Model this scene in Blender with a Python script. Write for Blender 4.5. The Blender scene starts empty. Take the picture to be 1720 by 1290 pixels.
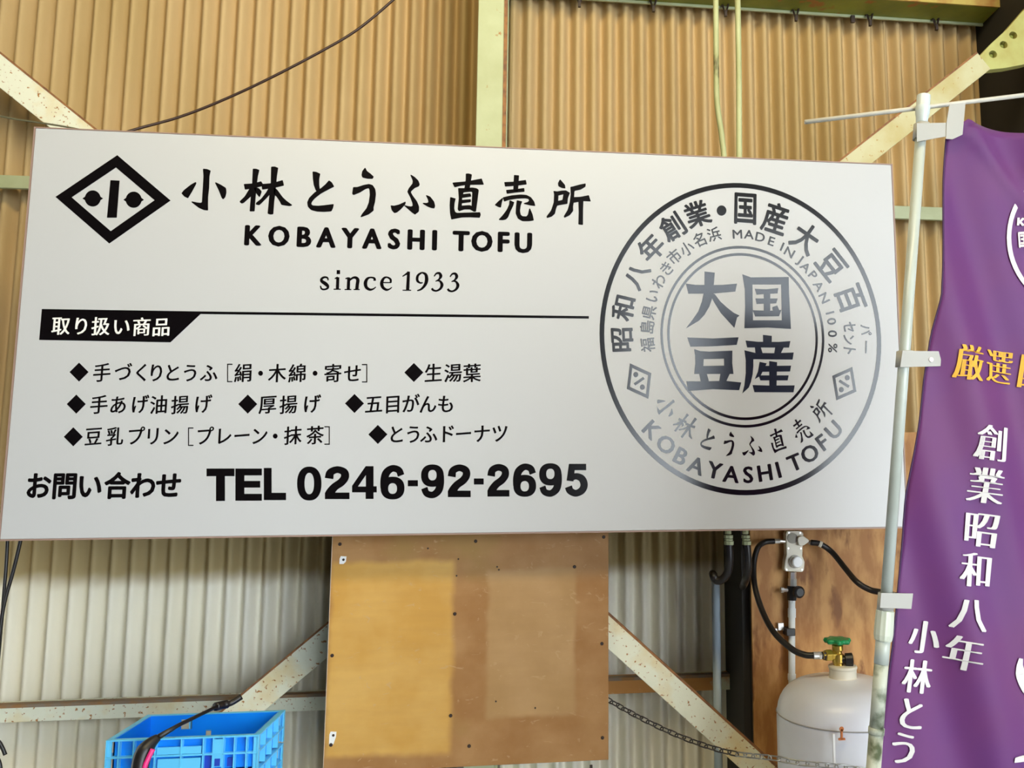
import bpy, bmesh, math, random
from mathutils import Vector, Matrix
from mathutils.geometry import tessellate_polygon
random.seed(7)
S = bpy.context.scene
COL = S.collection
# ------------------------------------------------------------------ camera
ZT = 2.55                       # height of the sign's top edge
W_, H_ = 2.40, 2.40/2.22        # sign size
R = ((0.9915203415969763, 0.004539633935609813, -0.1298722600217073),
     (0.011840824637127316, 0.9920763298174419, 0.12507737880155292),
     (0.1294110005808165, -0.1255545600115146, 0.9836101084215162))
F, CX, CY = 1450.0, 1073.28, 605.39
CAMP = Vector((1.30877947, -2.40358977, ZT-0.91421513))
def w_(v): return Vector((v[0], v[2], -v[1]))
RT, DN, FW = w_(R[0]), w_(R[1]), w_(R[2])
cd = bpy.data.cameras.new('camera'); cam = bpy.data.objects.new('camera', cd); COL.objects.link(cam)
cd.sensor_fit = 'HORIZONTAL'; cd.sensor_width = 36; cd.lens = F/1720*36
cd.shift_x = (860-CX)/1720; cd.shift_y = (CY-645)/1720
m = Matrix.Identity(4)
for i in range(3):
    m[i][0] = RT[i]; m[i][1] = -DN[i]; m[i][2] = -FW[i]; m[i][3] = CAMP[i]
cam.matrix_world = m
S.camera = cam
# ------------------------------------------------------------------ world, lights, exposure
S.view_settings.view_transform = 'Standard'; S.view_settings.look = 'None'
S.view_settings.gamma = 1; S.view_settings.use_curve_mapping = False
S.view_settings.exposure = 0.03
wd = bpy.data.worlds.new('sky'); S.world = wd; wd.use_nodes = True
bg = wd.node_tree.nodes['Background']; bg.inputs[0].default_value = (0.86, 0.94, 1.0, 1); bg.inputs[1].default_value = 9.4
def area(name, loc, target, sx, sy, power, col):
    l = bpy.data.lights.new(name, 'AREA'); l.shape = 'RECTANGLE'; l.size = sx; l.size_y = sy; l.energy = power; l.color = col
    o = bpy.data.objects.new(name, l); COL.objects.link(o); o.location = loc
    o.rotation_euler = (Vector(target)-Vector(loc)).to_track_quat('-Z', 'Y').to_euler(); return o
area('warm_fill', (1.1, -1.9, 3.85), (1.1, 0.4, 2.3), 2.6, 0.4, 56, (1.0, 0.84, 0.50))  # warm light added out of view to yellow the upper wall
# ------------------------------------------------------------------ helpers
def ray(px, py): return (RT*(px-CX)/F + DN*(py-CY)/F + FW)
def P(px, py, y=0.0):
    d = ray(px, py); t = (y-CAMP.y)/d.y
    return CAMP + d*t
def tag(o, label=None, cat=None, group=None, kind=None):
    if label: o['label'] = label
    if cat: o['category'] = cat
    if group: o['group'] = group
    if kind: o['kind'] = kind
    return o
def empty(name, loc=(0,0,0), **k):
    o = bpy.data.objects.new(name, None); COL.objects.link(o); o.location = loc; o.empty_display_size = .05
    return tag(o, **k)
def link(name, me, mat=None, parent=None, **k):
    o = bpy.data.objects.new(name, me); COL.objects.link(o)
    if mat: me.materials.append(mat)
    if parent:
        o.parent = parent; o.location = -parent.location if parent.parent is None else -(parent.location+parent.parent.location)
    return tag(o, **k)
def obj(name, bm, mat, parent=None, smooth=False, bevel=0, **k):
    me = bpy.data.meshes.new(name); bm.to_mesh(me); bm.free()
    if smooth:
        for p in me.polygons: p.use_smooth = True
    o = link(name, me, mat, parent, **k)
    if bevel:
        b = o.modifiers.new('bevel', 'BEVEL'); b.width = bevel; b.segments = 2; b.limit_method = 'ANGLE'
    return o
def box(bm, a, b, M=None):
    vs = [Vector((x, y, z)) for x in (a[0], b[0]) for y in (a[1], b[1]) for z in (a[2], b[2])]
    if M: vs = [M @ v for v in vs]
    v = [bm.verts.new(p) for p in vs]
    for f in ((0,1,3,2),(4,6,7,5),(0,4,5,1),(2,3,7,6),(0,2,6,4),(1,5,7,3)): bm.faces.new([v[i] for i in f])
def frame_of(a, b, up=Vector((0,-1,0))):
    x = (b-a).normalized(); z = (up - x*up.dot(x)).normalized(); y = z.cross(x)
    M = Matrix.Identity(4)
    for i in range(3): M[i][0]=x[i]; M[i][1]=y[i]; M[i][2]=z[i]; M[i][3]=a[i]
    return M
def bar(bm, a, b, w, d, up=Vector((0,-1,0))):
    M = frame_of(a, b, up); L = (b-a).length
    box(bm, (0,-w/2,-d/2), (L,w/2,d/2), M)
def catmull(pts, n=8):
    P_ = [Vector(p) for p in pts]
    if len(P_) < 3: return P_
    Q = [P_[0]*2-P_[1]] + P_ + [P_[-1]*2-P_[-2]]; out = []
    for i in range(1, len(Q)-2):
        for j in range(n):
            t = j/n; a,b,c,d = Q[i-1],Q[i],Q[i+1],Q[i+2]
            out.append(0.5*((2*b)+(c-a)*t+(2*a-5*b+4*c-d)*t*t+(3*b-a-3*c+d)*t*t*t))
    out.append(P_[-1]); return out
def tube(bm, pts, r, n=10, caps=True):
    rings = []; pts = [Vector(p) for p in pts]
    rr = r if isinstance(r, (list, tuple)) else [r]*len(pts)
    T0 = (pts[1]-pts[0]).normalized(); u = T0.orthogonal().normalized()
    for i, p in enumerate(pts):
        T = ((pts[min(i+1,len(pts)-1)]-pts[max(i-1,0)])).normalized()
        u = (u - T*u.dot(T)).normalized(); v = T.cross(u)
        rings.append([bm.verts.new(p+(u*math.cos(k*2*math.pi/n)+v*math.sin(k*2*math.pi/n))*rr[i]) for k in range(n)])
    for a, b in zip(rings, rings[1:]):
        for k in range(n): bm.faces.new((a[k], a[(k+1)%n], b[(k+1)%n], b[k]))
    if caps: bm.faces.new(rings[0][::-1]); bm.faces.new(rings[-1])
def lathe(bm, prof, c, n=32, axis=Vector((0,0,1))):
    """prof: (r, h) pairs along axis from c"""
    u = axis.orthogonal().normalized(); v = axis.cross(u); rings = []
    for r, h in prof:
        r = max(r, 1e-4)
        rings.append([bm.verts.new(c+axis*h+(u*math.cos(k*2*math.pi/n)+v*math.sin(k*2*math.pi/n))*r) for k in range(n)])
    for a, b in zip(rings, rings[1:]):
        for k in range(n): bm.faces.new((a[k], a[(k+1)%n], b[(k+1)%n], b[k]))
    bm.faces.new(rings[0][::-1]); bm.faces.new(rings[-1])
def extrude_poly(bm, pts, d, hole=None):
    """pts: Vectors on a y=const plane; solid of thickness d towards +y"""
    loops = [pts] + ([hole] if hole else [])
    tris = tessellate_polygon([[Vector((p.x, p.z, 0)) for p in l] for l in loops])
    flat = [p for l in loops for p in l]
    f = [bm.verts.new(p) for p in flat]; k = [bm.verts.new(p+Vector((0,d,0))) for p in flat]
    for t in tris:
        try: bm.faces.new([f[i] for i in t]); bm.faces.new([k[i] for i in reversed(t)])
        except ValueError: pass
    o = 0
    for l in loops:
        n = len(l)
        for i in range(n):
            a, b = o+i, o+(i+1)%n
            try: bm.faces.new((f[a], f[b], k[b], k[a]))
            except ValueError: pass
        o += n
    bmesh.ops.recalc_face_normals(bm, faces=bm.faces)
# ------------------------------------------------------------------ materials
def mat(name, col, rough=.6, metal=0.0, col2=None, nscale=8.0, lo=.4, hi=.65, bump=0.0, bscale=60.0, coat=0.0, stretch=None, col3=None, n3=30.0, t3=.62, alpha=1.0, spec=.5, trans=0.0):
    m = bpy.data.materials.new(name); m.use_nodes = True; nt = m.node_tree; b = nt.nodes['Principled BSDF']
    b.inputs['Roughness'].default_value = rough; b.inputs['Metallic'].default_value = metal
    b.inputs['Coat Weight'].default_value = coat; b.inputs['Coat Roughness'].default_value = .12
    b.inputs['Specular IOR Level'].default_value = spec
    b.inputs['Transmission Weight'].default_value = trans
    b.inputs['Base Color'].default_value = (*col, 1); b.inputs['Alpha'].default_value = alpha
    tc = nt.nodes.new('ShaderNodeTexCoord'); src = tc.outputs['Object']
    if stretch:
        mp = nt.nodes.new('ShaderNodeMapping'); mp.inputs['Scale'].default_value = stretch; nt.links.new(src, mp.inputs[0]); src = mp.outputs[0]
    def noise(s, det=6):
        n = nt.nodes.new('ShaderNodeTexNoise'); n.inputs['Scale'].default_value = s; n.inputs['Detail'].default_value = det
        nt.links.new(src, n.inputs['Vector']); return n.outputs['Fac']
    def mix(fac, a, bcol):
        x = nt.nodes.new('ShaderNodeMix'); x.data_type = 'RGBA'; nt.links.new(fac, x.inputs[0])
        if isinstance(a, tuple): x.inputs[6].default_value = (*a, 1)
        else: nt.links.new(a, x.inputs[6])
        x.inputs[7].default_value = (*bcol, 1); return x.outputs[2]
    def ramp(fac, a, c):
        r = nt.nodes.new('ShaderNodeMapRange'); r.inputs[1].default_value = a; r.inputs[2].default_value = c; nt.links.new(fac, r.inputs[0]); return r.outputs[0]
    c = col
    if col2: c = mix(ramp(noise(nscale), lo, hi), c, col2)
    if col3: c = mix(ramp(noise(n3, 8), t3, t3+.06), c, col3)
    if not isinstance(c, tuple): nt.links.new(c, b.inputs['Base Color'])
    if bump:
        bp = nt.nodes.new('ShaderNodeBump'); bp.inputs['Strength'].default_value = bump; bp.inputs['Distance'].default_value = .002
        nt.links.new(noise(bscale), bp.inputs['Height']); nt.links.new(bp.outputs[0], b.inputs['Normal'])
    return m
M = {}
M['sheet_hi'] = mat('shaded_tan_sheet', (.55,.39,.19), .75, col2=(.47,.33,.14), nscale=3, bump=.3, bscale=120, stretch=(1,1,.3))  # dimmer, warmer light of the upper wall put into this tan
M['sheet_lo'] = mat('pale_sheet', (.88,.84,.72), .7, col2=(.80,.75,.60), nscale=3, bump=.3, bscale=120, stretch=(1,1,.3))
def sign_shade(m, z0, z1, col):
    """shadow of the sign painted brown on the upper ends of the pale sheets, with a wavering lower border"""
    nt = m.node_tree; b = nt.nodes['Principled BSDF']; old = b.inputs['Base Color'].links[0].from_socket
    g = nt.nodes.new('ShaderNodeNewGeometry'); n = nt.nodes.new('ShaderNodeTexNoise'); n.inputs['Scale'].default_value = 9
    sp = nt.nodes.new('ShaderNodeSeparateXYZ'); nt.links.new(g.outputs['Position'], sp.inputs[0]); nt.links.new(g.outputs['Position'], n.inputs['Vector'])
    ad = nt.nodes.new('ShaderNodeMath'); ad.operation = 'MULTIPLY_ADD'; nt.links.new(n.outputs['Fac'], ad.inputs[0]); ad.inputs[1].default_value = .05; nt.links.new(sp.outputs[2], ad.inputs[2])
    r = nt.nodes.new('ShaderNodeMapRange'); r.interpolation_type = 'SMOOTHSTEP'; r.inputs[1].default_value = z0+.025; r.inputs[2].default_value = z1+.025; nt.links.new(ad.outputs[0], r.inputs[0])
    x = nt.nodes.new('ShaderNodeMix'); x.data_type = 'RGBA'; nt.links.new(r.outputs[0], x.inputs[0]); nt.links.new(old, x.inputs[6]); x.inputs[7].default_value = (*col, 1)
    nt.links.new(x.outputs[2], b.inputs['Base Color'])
z_shade = P(200,978,.54).z
sign_shade(M['sheet_lo'], z_shade-.025, z_shade+.04, (.40,.31,.15))  # shade under the sign, put into the sheet colour
M['paint'] = mat('rusty_cream_paint', (.84,.85,.68), .55, col2=(.78,.60,.26), nscale=8, lo=.52, hi=.74, col3=(.42,.19,.05), n3=95, t3=.615, bump=.4, bscale=80)
M['paint_clean'] = mat('pale_green_paint', (.46,.50,.30), .5, col2=(.40,.43,.24), nscale=9, col3=(.36,.16,.04), n3=30, t3=.68, bump=.2)
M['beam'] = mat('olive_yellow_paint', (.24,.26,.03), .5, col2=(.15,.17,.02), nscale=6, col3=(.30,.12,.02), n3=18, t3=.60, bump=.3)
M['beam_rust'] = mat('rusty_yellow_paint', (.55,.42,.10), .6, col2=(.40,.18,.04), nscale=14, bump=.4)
M['paint_yellow'] = mat('yellowed_cream_paint', (.58,.55,.33), .55, col2=(.50,.42,.18), nscale=8, col3=(.42,.22,.05), n3=60, t3=.64, bump=.4)
M['rail_rust'] = mat('rust_stained_rail', (.72,.72,.50), .6, col2=(.58,.26,.06), nscale=7, lo=.46, hi=.54, bump=.4)
M['lip'] = mat('brown_weathered_lip', (.26,.20,.14), .8, col2=(.34,.17,.06), nscale=25, bump=.4)
M['rust'] = mat('rust', (.34,.15,.05), .8, col2=(.18,.08,.04), nscale=40, bump=.5)
M['darkgreen'] = mat('dark_green_paint', (.018,.028,.012), .9, spec=.1, col2=(.012,.018,.008), nscale=5, bump=.2)
M['sign'] = mat('sign_white', (.54,.55,.565), .38, bump=.05, bscale=25)
M['edge'] = mat('sign_edge', (.33,.22,.18), .5)
M['ink'] = mat('black_print', (.004,.003,.004), .15, spec=.5)
M['ink_white'] = mat('white_print', (.85,.85,.83), .4)
M['pipe'] = mat('white_pipe', (.72,.74,.74), .35, col2=(.60,.62,.60), nscale=12)
M['pole'] = mat('pole_white', (.50,.54,.49), .3, col2=(.44,.47,.41), nscale=10)
M['pole_dirty'] = mat('pole_dirty', (.50,.52,.42), .5, col2=(.08,.10,.05), nscale=26, lo=.48, hi=.66)
M['tab'] = mat('tab', (.46,.45,.41), .5, alpha=.85)
M['rod'] = mat('rod', (.56,.53,.45), .4)
M['purple'] = None
M['yellow'] = mat('banner_yellow', (.74,.38,.03), .7)
M['bwhite'] = mat('banner_white', (.66,.62,.60), .7)
M['blue'] = mat('blue_plastic', (.004,.27,.95), .35, col2=(.003,.22,.90), nscale=6)
M['lblue'] = mat('light_blue_plastic', (.12,.56,.92), .35)
M['black'] = mat('black_rubber', (.012,.010,.010), .4)
M['brass'] = mat('brass', (.62,.42,.08), .3, .9)
M['steel'] = mat('bright_steel', (.70,.69,.66), .3, .8)
M['green'] = mat('green_handwheel', (.01,.25,.08), .3)
M['cyl'] = mat('grey_cylinder_paint', (.80,.82,.88), .3, col2=(.74,.76,.82), nscale=5, bump=.05)
M['cream'] = mat('cream_paint', (.72,.67,.54), .4)
M['creamdark'] = mat('regulator_recess', (.30,.28,.22), .5)
M['concrete'] = mat('concrete', (.46,.46,.45), .8, col2=(.40,.40,.39), nscale=2, bump=.2)
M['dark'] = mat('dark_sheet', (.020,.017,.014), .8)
M['roof'] = mat('roof_sheet', (.07,.06,.035), .8, col2=(.05,.045,.03), nscale=4)
M['screw'] = mat('dark_screw', (.03,.015,.01), .5)
M['bluegrey'] = mat('blue_grey_pipe', (.38,.46,.52), .4)
M['chain'] = mat('dull_chain', (.10,.09,.09), .35, .8)
M['chainb'] = mat('bright_chain', (.50,.50,.48), .3, .9)
M['pink'] = mat('pink_plastic', (.80,.03,.22), .35)
M['woodpanel'] = mat('rough_brown_plywood', (.33,.14,.035), .65, col2=(.52,.27,.085), nscale=16, lo=.42, hi=.62, bump=.3, stretch=(1.3,1,.45), col3=(.22,.085,.02), n3=11, t3=.58)

def rect_mask(nt, geo, x0, x1, z0, z1, soft):
    sep = geo
    def sm(out, a, b):
        r = nt.nodes.new('ShaderNodeMapRange'); r.interpolation_type = 'SMOOTHSTEP'; r.inputs[1].default_value = a; r.inputs[2].default_value = b
        nt.links.new(out, r.inputs[0]); return r.outputs[0]
    def mul(a, b):
        q = nt.nodes.new('ShaderNodeMath'); q.operation = 'MULTIPLY'; nt.links.new(a, q.inputs[0]); nt.links.new(b, q.inputs[1]); return q.outputs[0]
    X, Z = sep
    return mul(mul(sm(X, x0-soft, x0+soft), sm(X, x1+soft, x1-soft)), mul(sm(Z, z0-soft, z0+soft), sm(Z, z1+soft, z1-soft)))
def plywood_mat(rects):
    m = bpy.data.materials.new('faded_plywood'); m.use_nodes = True; nt = m.node_tree; b = nt.nodes['Principled BSDF']
    b.inputs['Roughness'].default_value = .6
    tc = nt.nodes.new('ShaderNodeTexCoord')
    def noise(s, det, st=(1,1,1), dist=0):
        mp = nt.nodes.new('ShaderNodeMapping'); mp.inputs['Scale'].default_value = st; nt.links.new(tc.outputs['Object'], mp.inputs[0])
        n = nt.nodes.new('ShaderNodeTexNoise'); n.inputs['Scale'].default_value = s; n.inputs['Detail'].default_value = det; n.inputs['Distortion'].default_value = dist
        nt.links.new(mp.outputs[0], n.inputs['Vector']); return n
    def mixc(fac, a, c, blend='MIX'):
        x = nt.nodes.new('ShaderNodeMix'); x.data_type = 'RGBA'; x.blend_type = blend
        if isinstance(fac, float): x.inputs[0].default_value = fac
        else: nt.links.new(fac, x.inputs[0])
        for i, v in ((6, a), (7, c)):
            if isinstance(v, tuple): x.inputs[i].default_value = (*v, 1)
            else: nt.links.new(v, x.inputs[i])
        return x.outputs[2]
    def rng(f, a, c, d=0., e=1.):
        r = nt.nodes.new('ShaderNodeMapRange'); r.inputs[1].default_value = a; r.inputs[2].default_value = c; r.inputs[3].default_value = d; r.inputs[4].default_value = e
        nt.links.new(f, r.inputs[0]); return r.outputs[0]
    wob = noise(14, 3)
    add = nt.nodes.new('ShaderNodeVectorMath'); add.operation = 'MULTIPLY_ADD'
    nt.links.new(wob.outputs['Color'], add.inputs[0]); add.inputs[1].default_value = (.025,.0,.025); nt.links.new(tc.outputs['Object'], add.inputs[2])
    sp = nt.nodes.new('ShaderNodeSeparateXYZ'); nt.links.new(add.outputs[0], sp.inputs[0])
    base = mixc(rng(noise(9, 6).outputs['Fac'], .35, .65), (.33,.15,.035), (.42,.22,.075))
    base = mixc(rng(noise(5, 3).outputs['Fac'], .55, .70), base, (.36,.20,.05))
    for (x0,x1,z0,z1,soft,c1,c2) in rects:
        c = mixc(rng(noise(7, 6, (1,1,1)).outputs['Fac'], .35, .65), c1, c2)
        base = mixc(rect_mask(nt, (sp.outputs[0], sp.outputs[2]), x0, x1, z0, z1, soft), base, c)
    grain = noise(30, 4, (.25,1,1.6))
    base = mixc(rng(grain.outputs['Fac'], .3, .7, 0., .10), base, (.22,.10,.03))
    scr = noise(55, 8, (.5,1,1.0), 1.5)
    base = mixc(rng(scr.outputs['Fac'], .64, .72, 0., .5), base, (.55,.36,.18))
    nt.links.new(base, b.inputs['Base Color'])
    return m
def purple_mat():
    m = mat('purple_cloth', (.185,.043,.220), .55, col2=(.215,.048,.20), nscale=5)
    nt = m.node_tree; b = nt.nodes['Principled BSDF']; b.inputs['Sheen Weight'].default_value = .2
    tr = nt.nodes.new('ShaderNodeBsdfTranslucent'); tr.inputs[0].default_value = (.30,.07,.42,1)
    mx = nt.nodes.new('ShaderNodeMixShader'); mx.inputs[0].default_value = .42
    out = nt.nodes['Material Output']; nt.links.new(b.outputs[0], mx.inputs[1]); nt.links.new(tr.outputs[0], mx.inputs[2]); nt.links.new(mx.outputs[0], out.inputs[0])
    return m
M['purple'] = purple_mat()
# ------------------------------------------------------------------ setting
YW = 0.54      # mean plane of the corrugated wall
PITCH = 0.0575; AMP = 0.0185
def sheet(x0, nwaves, z0, z1, yoff):
    def prof(t): return -AMP*(1-2*((1-math.cos(2*math.pi*t))/2)**1.2)
    bm = bmesh.new(); k = 20; n = nwaves*k+6; rows = []
    for z in (z0, z1):
        rows.append([bm.verts.new((x0+PITCH*i/k, YW+yoff+prof(i/k), z)) for i in range(n+1)])
    for i in range(n): bm.faces.new((rows[0][i], rows[0][i+1], rows[1][i+1], rows[1][i]))
    return bm
wall = empty('wall_back', kind='structure')
X0 = P(62, 500, YW).x; X0 = X0-PITCH*34
for i in range(10):
    xs = X0+PITCH*12*i
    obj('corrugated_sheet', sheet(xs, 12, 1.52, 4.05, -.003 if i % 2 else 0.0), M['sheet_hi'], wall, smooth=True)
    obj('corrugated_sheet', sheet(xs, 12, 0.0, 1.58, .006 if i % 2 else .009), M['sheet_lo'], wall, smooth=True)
def struct(name, a, b, mm):
    bm = bmesh.new(); box(bm, a, b); return obj(name, bm, mm, kind='structure')
struct('floor', (-7,-14,-.1), (14,.6,0), M['concrete'])
struct('ceiling', (-3.6,-6.5,4.05), (5.2,.6,4.15), M['roof'])
struct('wall_left', (-3.6,-6.5,0), (-3.5,.6,4.05), M['dark'])
struct('wall_front', (-3.5,-6.5,0), (2.4,-6.4,4.05), M['dark'])
struct('sky_blocker_right', (5.1,-3.4,0), (5.2,.6,4.05), M['roof'])  # unseen wall added to block side sky and even the light

# steel frame ---------------------------------------------------------
def hbeam(bm, x0, x1, yf, yb, z0, z1, tf=.012):
    xm = (x0+x1)/2
    box(bm, (x0,yf,z0), (x1,yf+tf,z1)); box(bm, (x0,yb-tf,z0), (x1,yb,z1)); box(bm, (xm-.005,yf+tf,z0), (xm+.005,yb-tf,z1))
YP = 0.125     # front face of the middle post
xa, xb = P(803,40,YP).x, P(849,40,YP).x
post = empty('steel_post', ((xa+xb)/2, YP, 0), label='pale green steel post standing behind the white sign, between the two wall bays', cat='post')
bm = bmesh.new(); hbeam(bm, xa, xb, YP, YW-.012, 0, 4.0); obj('post_body', bm, M['paint_clean'], post, bevel=.002)
bm = bmesh.new(); box(bm, (xb-.004, YP-.003, 1.5), (xb+.006, YP+.02, 4.0)); obj('rusty_edge', bm, M['rust'], post, label='rusted right edge of the post')
post.location.y = YP
def brace(name, pa, pb, y, w, label, dp=.055, m=M['paint']):
    a, b = P(*pa, y), P(*pb, y)
    bm = bmesh.new(); bar(bm, a, b, w, .008)
    o = (DN.cross(FW)); M2 = frame_of(a, b); L = (b-a).length
    s = 1 if (M2.col[1].xyz).z > 0 else -1
    box(bm, (0, s*(w/2-.007), -dp), (L, s*w/2, -.004), M2)
    e = empty(name, a, label=label, cat='brace', group='diagonal steel braces of the wall frame')
    obj('angle_bar', bm, m, e, bevel=.0015)
    bm = bmesh.new(); box(bm, (0, s*(w/2-.002), -.02), (L, s*(w/2+.004), .0045), M2); obj('rusty_edge', bm, M['rust'], e, label='rusted upper edge of the brace')
    return e
YB = .36
brace('diagonal_brace', (-120,22), (782,744), YB, .082, 'rusty cream diagonal brace running down behind the sign from its top left corner')
brace('diagonal_brace', (782,882), (380,1218), YB, .078, 'rusty cream diagonal brace rising from the blue crates to the plywood board')
brace('diagonal_brace', (1652,103), (850,736), .088, .068, 'cream diagonal brace rising from the sign\'s top right to the bolt plate', .01, M['paint_yellow'])
brace('diagonal_brace', (900,950), (1300,1313), .15, .072, 'rusty yellowish brace running down from the plywood board towards the gas cylinder', .01)
def girt(name, x0p, x1p, ytop, ybot, y, label, m=M['paint'], depth=.05, rust=True):
    a0, a1, b0 = P(x0p, ytop[0], y), P(x1p, ytop[1], y), P(x0p, ybot[0], y)
    z1 = (a0.z+a1.z)/2; z0 = z1-(a0.z-b0.z)
    e = empty(name, (a0.x, y, z0), label=label, cat='rail')
    bm = bmesh.new(); box(bm, (a0.x, y, z0), (a1.x, y+.006, z1)); box(bm, (a0.x, y+.006, z1-.006), (a1.x, y+depth, z1)); box(bm, (a0.x, y+.006, z0), (a1.x, y+depth*.3, z0+.006))
    obj('channel', bm, m, e, bevel=.002)
    if rust:
        bm = bmesh.new(); box(bm, (a0.x, y-.0015, z1-.008), (a1.x, y+depth*.6, z1+.001)); obj('rusty_lip', bm, M['lip'], e, label='rusted top lip')
    return z0, z1
girt('wall_rail', -260, 800, (1187,1163), (1217,1190), .465, 'rusty cream horizontal rail behind the blue crates, under the sign\'s left half')
girt('wall_rail', 850, 1258, (1143,1134), (1170,1158), .465, 'rust-stained short rail between the plywood board and the brown panel', m=M['rail_rust'], depth=.05)
girt('wall_rail', -260, 800, (276,330), (298,352), .465, 'green painted rail seen at the left edge of the sign near its top', depth=.05, rust=False, m=M['paint_clean'])
girt('wall_rail', 850, 1700, (327,347), (350,368), .465, 'pale rail seen in the gap between the sign and the purple banner', depth=.05, rust=False, m=M['paint_clean'])
# top beam
YT = .495
a, b = P(849, 1, YT), P(1655, 33, YT)
zt = (a.z+b.z)/2
tb = empty('top_beam', (a.x, YT, zt), label='olive yellow steel beam along the top edge, right of the middle post', cat='beam')
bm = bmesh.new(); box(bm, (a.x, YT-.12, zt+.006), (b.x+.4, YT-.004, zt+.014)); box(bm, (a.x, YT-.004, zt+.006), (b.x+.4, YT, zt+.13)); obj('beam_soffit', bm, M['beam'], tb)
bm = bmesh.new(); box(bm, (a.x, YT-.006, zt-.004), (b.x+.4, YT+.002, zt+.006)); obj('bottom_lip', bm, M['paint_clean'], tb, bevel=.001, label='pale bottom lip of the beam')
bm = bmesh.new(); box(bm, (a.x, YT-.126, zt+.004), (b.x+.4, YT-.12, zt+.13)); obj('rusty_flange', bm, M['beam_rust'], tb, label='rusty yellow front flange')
for i, (px, py) in enumerate([(974,3),(1098,10),(1219,15),(1337,20),(1461,26),(1572,30)]):
    p = P(px, py, YT-.016); p.z = zt-.004
    words = ['leftmost', 'second from the left', 'third, between the two thin pipes', 'fourth, right of the thin pipes', 'fifth from the left, with a thick clip', 'rightmost']
    h = empty('wire_hook', p, label='dark rusty wire hook on the beam lip, '+words[i], cat='hook', group='hooks hanging on the top beam')
    bm = bmesh.new()
    tube(bm, [p+Vector((-.012,.012,.012)), p+Vector((-.012,-.004,.004)), p+Vector((-.002,-.004,-.034)), p+Vector((.009,-.004,.010)), p+Vector((.009,.02,.014))], .0042, 6); obj('hook_wire', bm, M['screw'], h)
    bm = bmesh.new(); box(bm, p+Vector((-.006,-.009,-.038)), p+Vector((.003,.002,-.016))); obj('hook_tip', bm, M['screw'], h)
p = P(1432, 28, YT-.016); p.z = zt-.006
bm = bmesh.new(); box(bm, p+Vector((-.008,-.006,-.026)), p+Vector((.008,.006,.002)))
obj('beam_clip', bm, M['screw'], bevel=.002, label='small dark clip under the beam, between the fourth and fifth hooks', cat='clip')
# right column with bolt plate
YC = .12
xa2 = P(1652,100,.5).x+.03; xb2 = xa2+.22
colm = empty('steel_column', ((xa2+xb2)/2, YC, 0), label='dark green steel column in the upper right corner, behind the purple banner', cat='post')
bm = bmesh.new(); hbeam(bm, xa2, xb2, YC, YW+.05, 0, 4.0); obj('column_body', bm, M['darkgreen'], colm, bevel=.002)
bm = bmesh.new(); box(bm, (xa2-.03, YC+.06, 0), (xa2+.01, YW+.02, 4.0)); obj('column_side', bm, M['dark'], colm)
YG = .10
gp = [P(*q, YG) for q in [(1645,94),(1668,70),(1692,48),(1725,10),(1830,-90),(1850,60),(1790,88),(1720,108),(1690,114),(1661,117)]]
g = empty('bolt_plate', gp[0], label='yellow-green steel plate with three bolt holes in the top right corner', cat='plate')
def holed(bm, pts, holes, d):
    loops = [pts]+holes
    tris = tessellate_polygon([[Vector((q.x,q.z,0)) for q in l] for l in loops])
    flat = [q for l in loops for q in l]
    f = [bm.verts.new(q) for q in flat]; k2 = [bm.verts.new(q+Vector((0,d,0))) for q in flat]
    for t in tris:
        try: bm.faces.new([f[i] for i in t]); bm.faces.new([k2[i] for i in reversed(t)])
        except ValueError: pass
    o = 0
    for l in loops:
        n = len(l)
        for i in range(n): bm.faces.new((f[o+i], f[o+(i+1)%n], k2[o+(i+1)%n], k2[o+i]))
        o += n
    bmesh.ops.recalc_face_normals(bm, faces=bm.faces)
hs = []; hc = [P(1668,91,YG), P(1686,75,YG), P(1702,59,YG)]
for c in hc: hs.append([c+Vector((math.cos(t*math.pi/8)*.0135,0,math.sin(t*math.pi/8)*.0125)) for t in range(16)])
bm = bmesh.new(); holed(bm, gp, hs, .03); obj('plate', bm, mat('plate_paint', (.50,.50,.17), .55, col2=(.42,.36,.10), nscale=12, bump=.3), g, bevel=.0015)
for c in hc:
    bm = bmesh.new(); lathe(bm, [(.011,.0),(.011,.012),(.006,.014),(.006,.02)], c+Vector((0,.031,0)), 6, Vector((0,-1,0))); obj('bolt', bm, M['beam'], g)
# pipes dropping from the beam
def vpipe(name, pts, r, m, label, cat='pipe', n=10, smooth_n=1):
    bm = bmesh.new(); q = [P(*p) for p in pts]; q = catmull(q, 6) if smooth_n > 1 else q
    tube(bm, q, r, n); return obj(name, bm, m, smooth=True, label=label, cat=cat)
YK = .060
mp_ = mat('flaking_green_pipe', (.50,.53,.28), .5, col2=(.36,.37,.16), nscale=14, col3=(.07,.05,.02), n3=14, t3=.60, stretch=(1,1,.4))
vpipe('thin_pipe', [(1202,-60,YK),(1203,100,YK),(1204,165,YK),(1208,200,YK),(1213,235,YK),(1217,300,YK),(1221,600,.07),(1223,893,.08)], .0088, mp_, 'left of two thin green pipes above the sign, kinked near its lower end', smooth_n=2)
vpipe('thin_pipe', [(1238,-60,YK),(1241,120,YK),(1242,300,YK),(1248,600,.07),(1252,893,.08)], .0092, mp_, 'right of two thin green pipes above the sign, straight and flaking', smooth_n=2)
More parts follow.
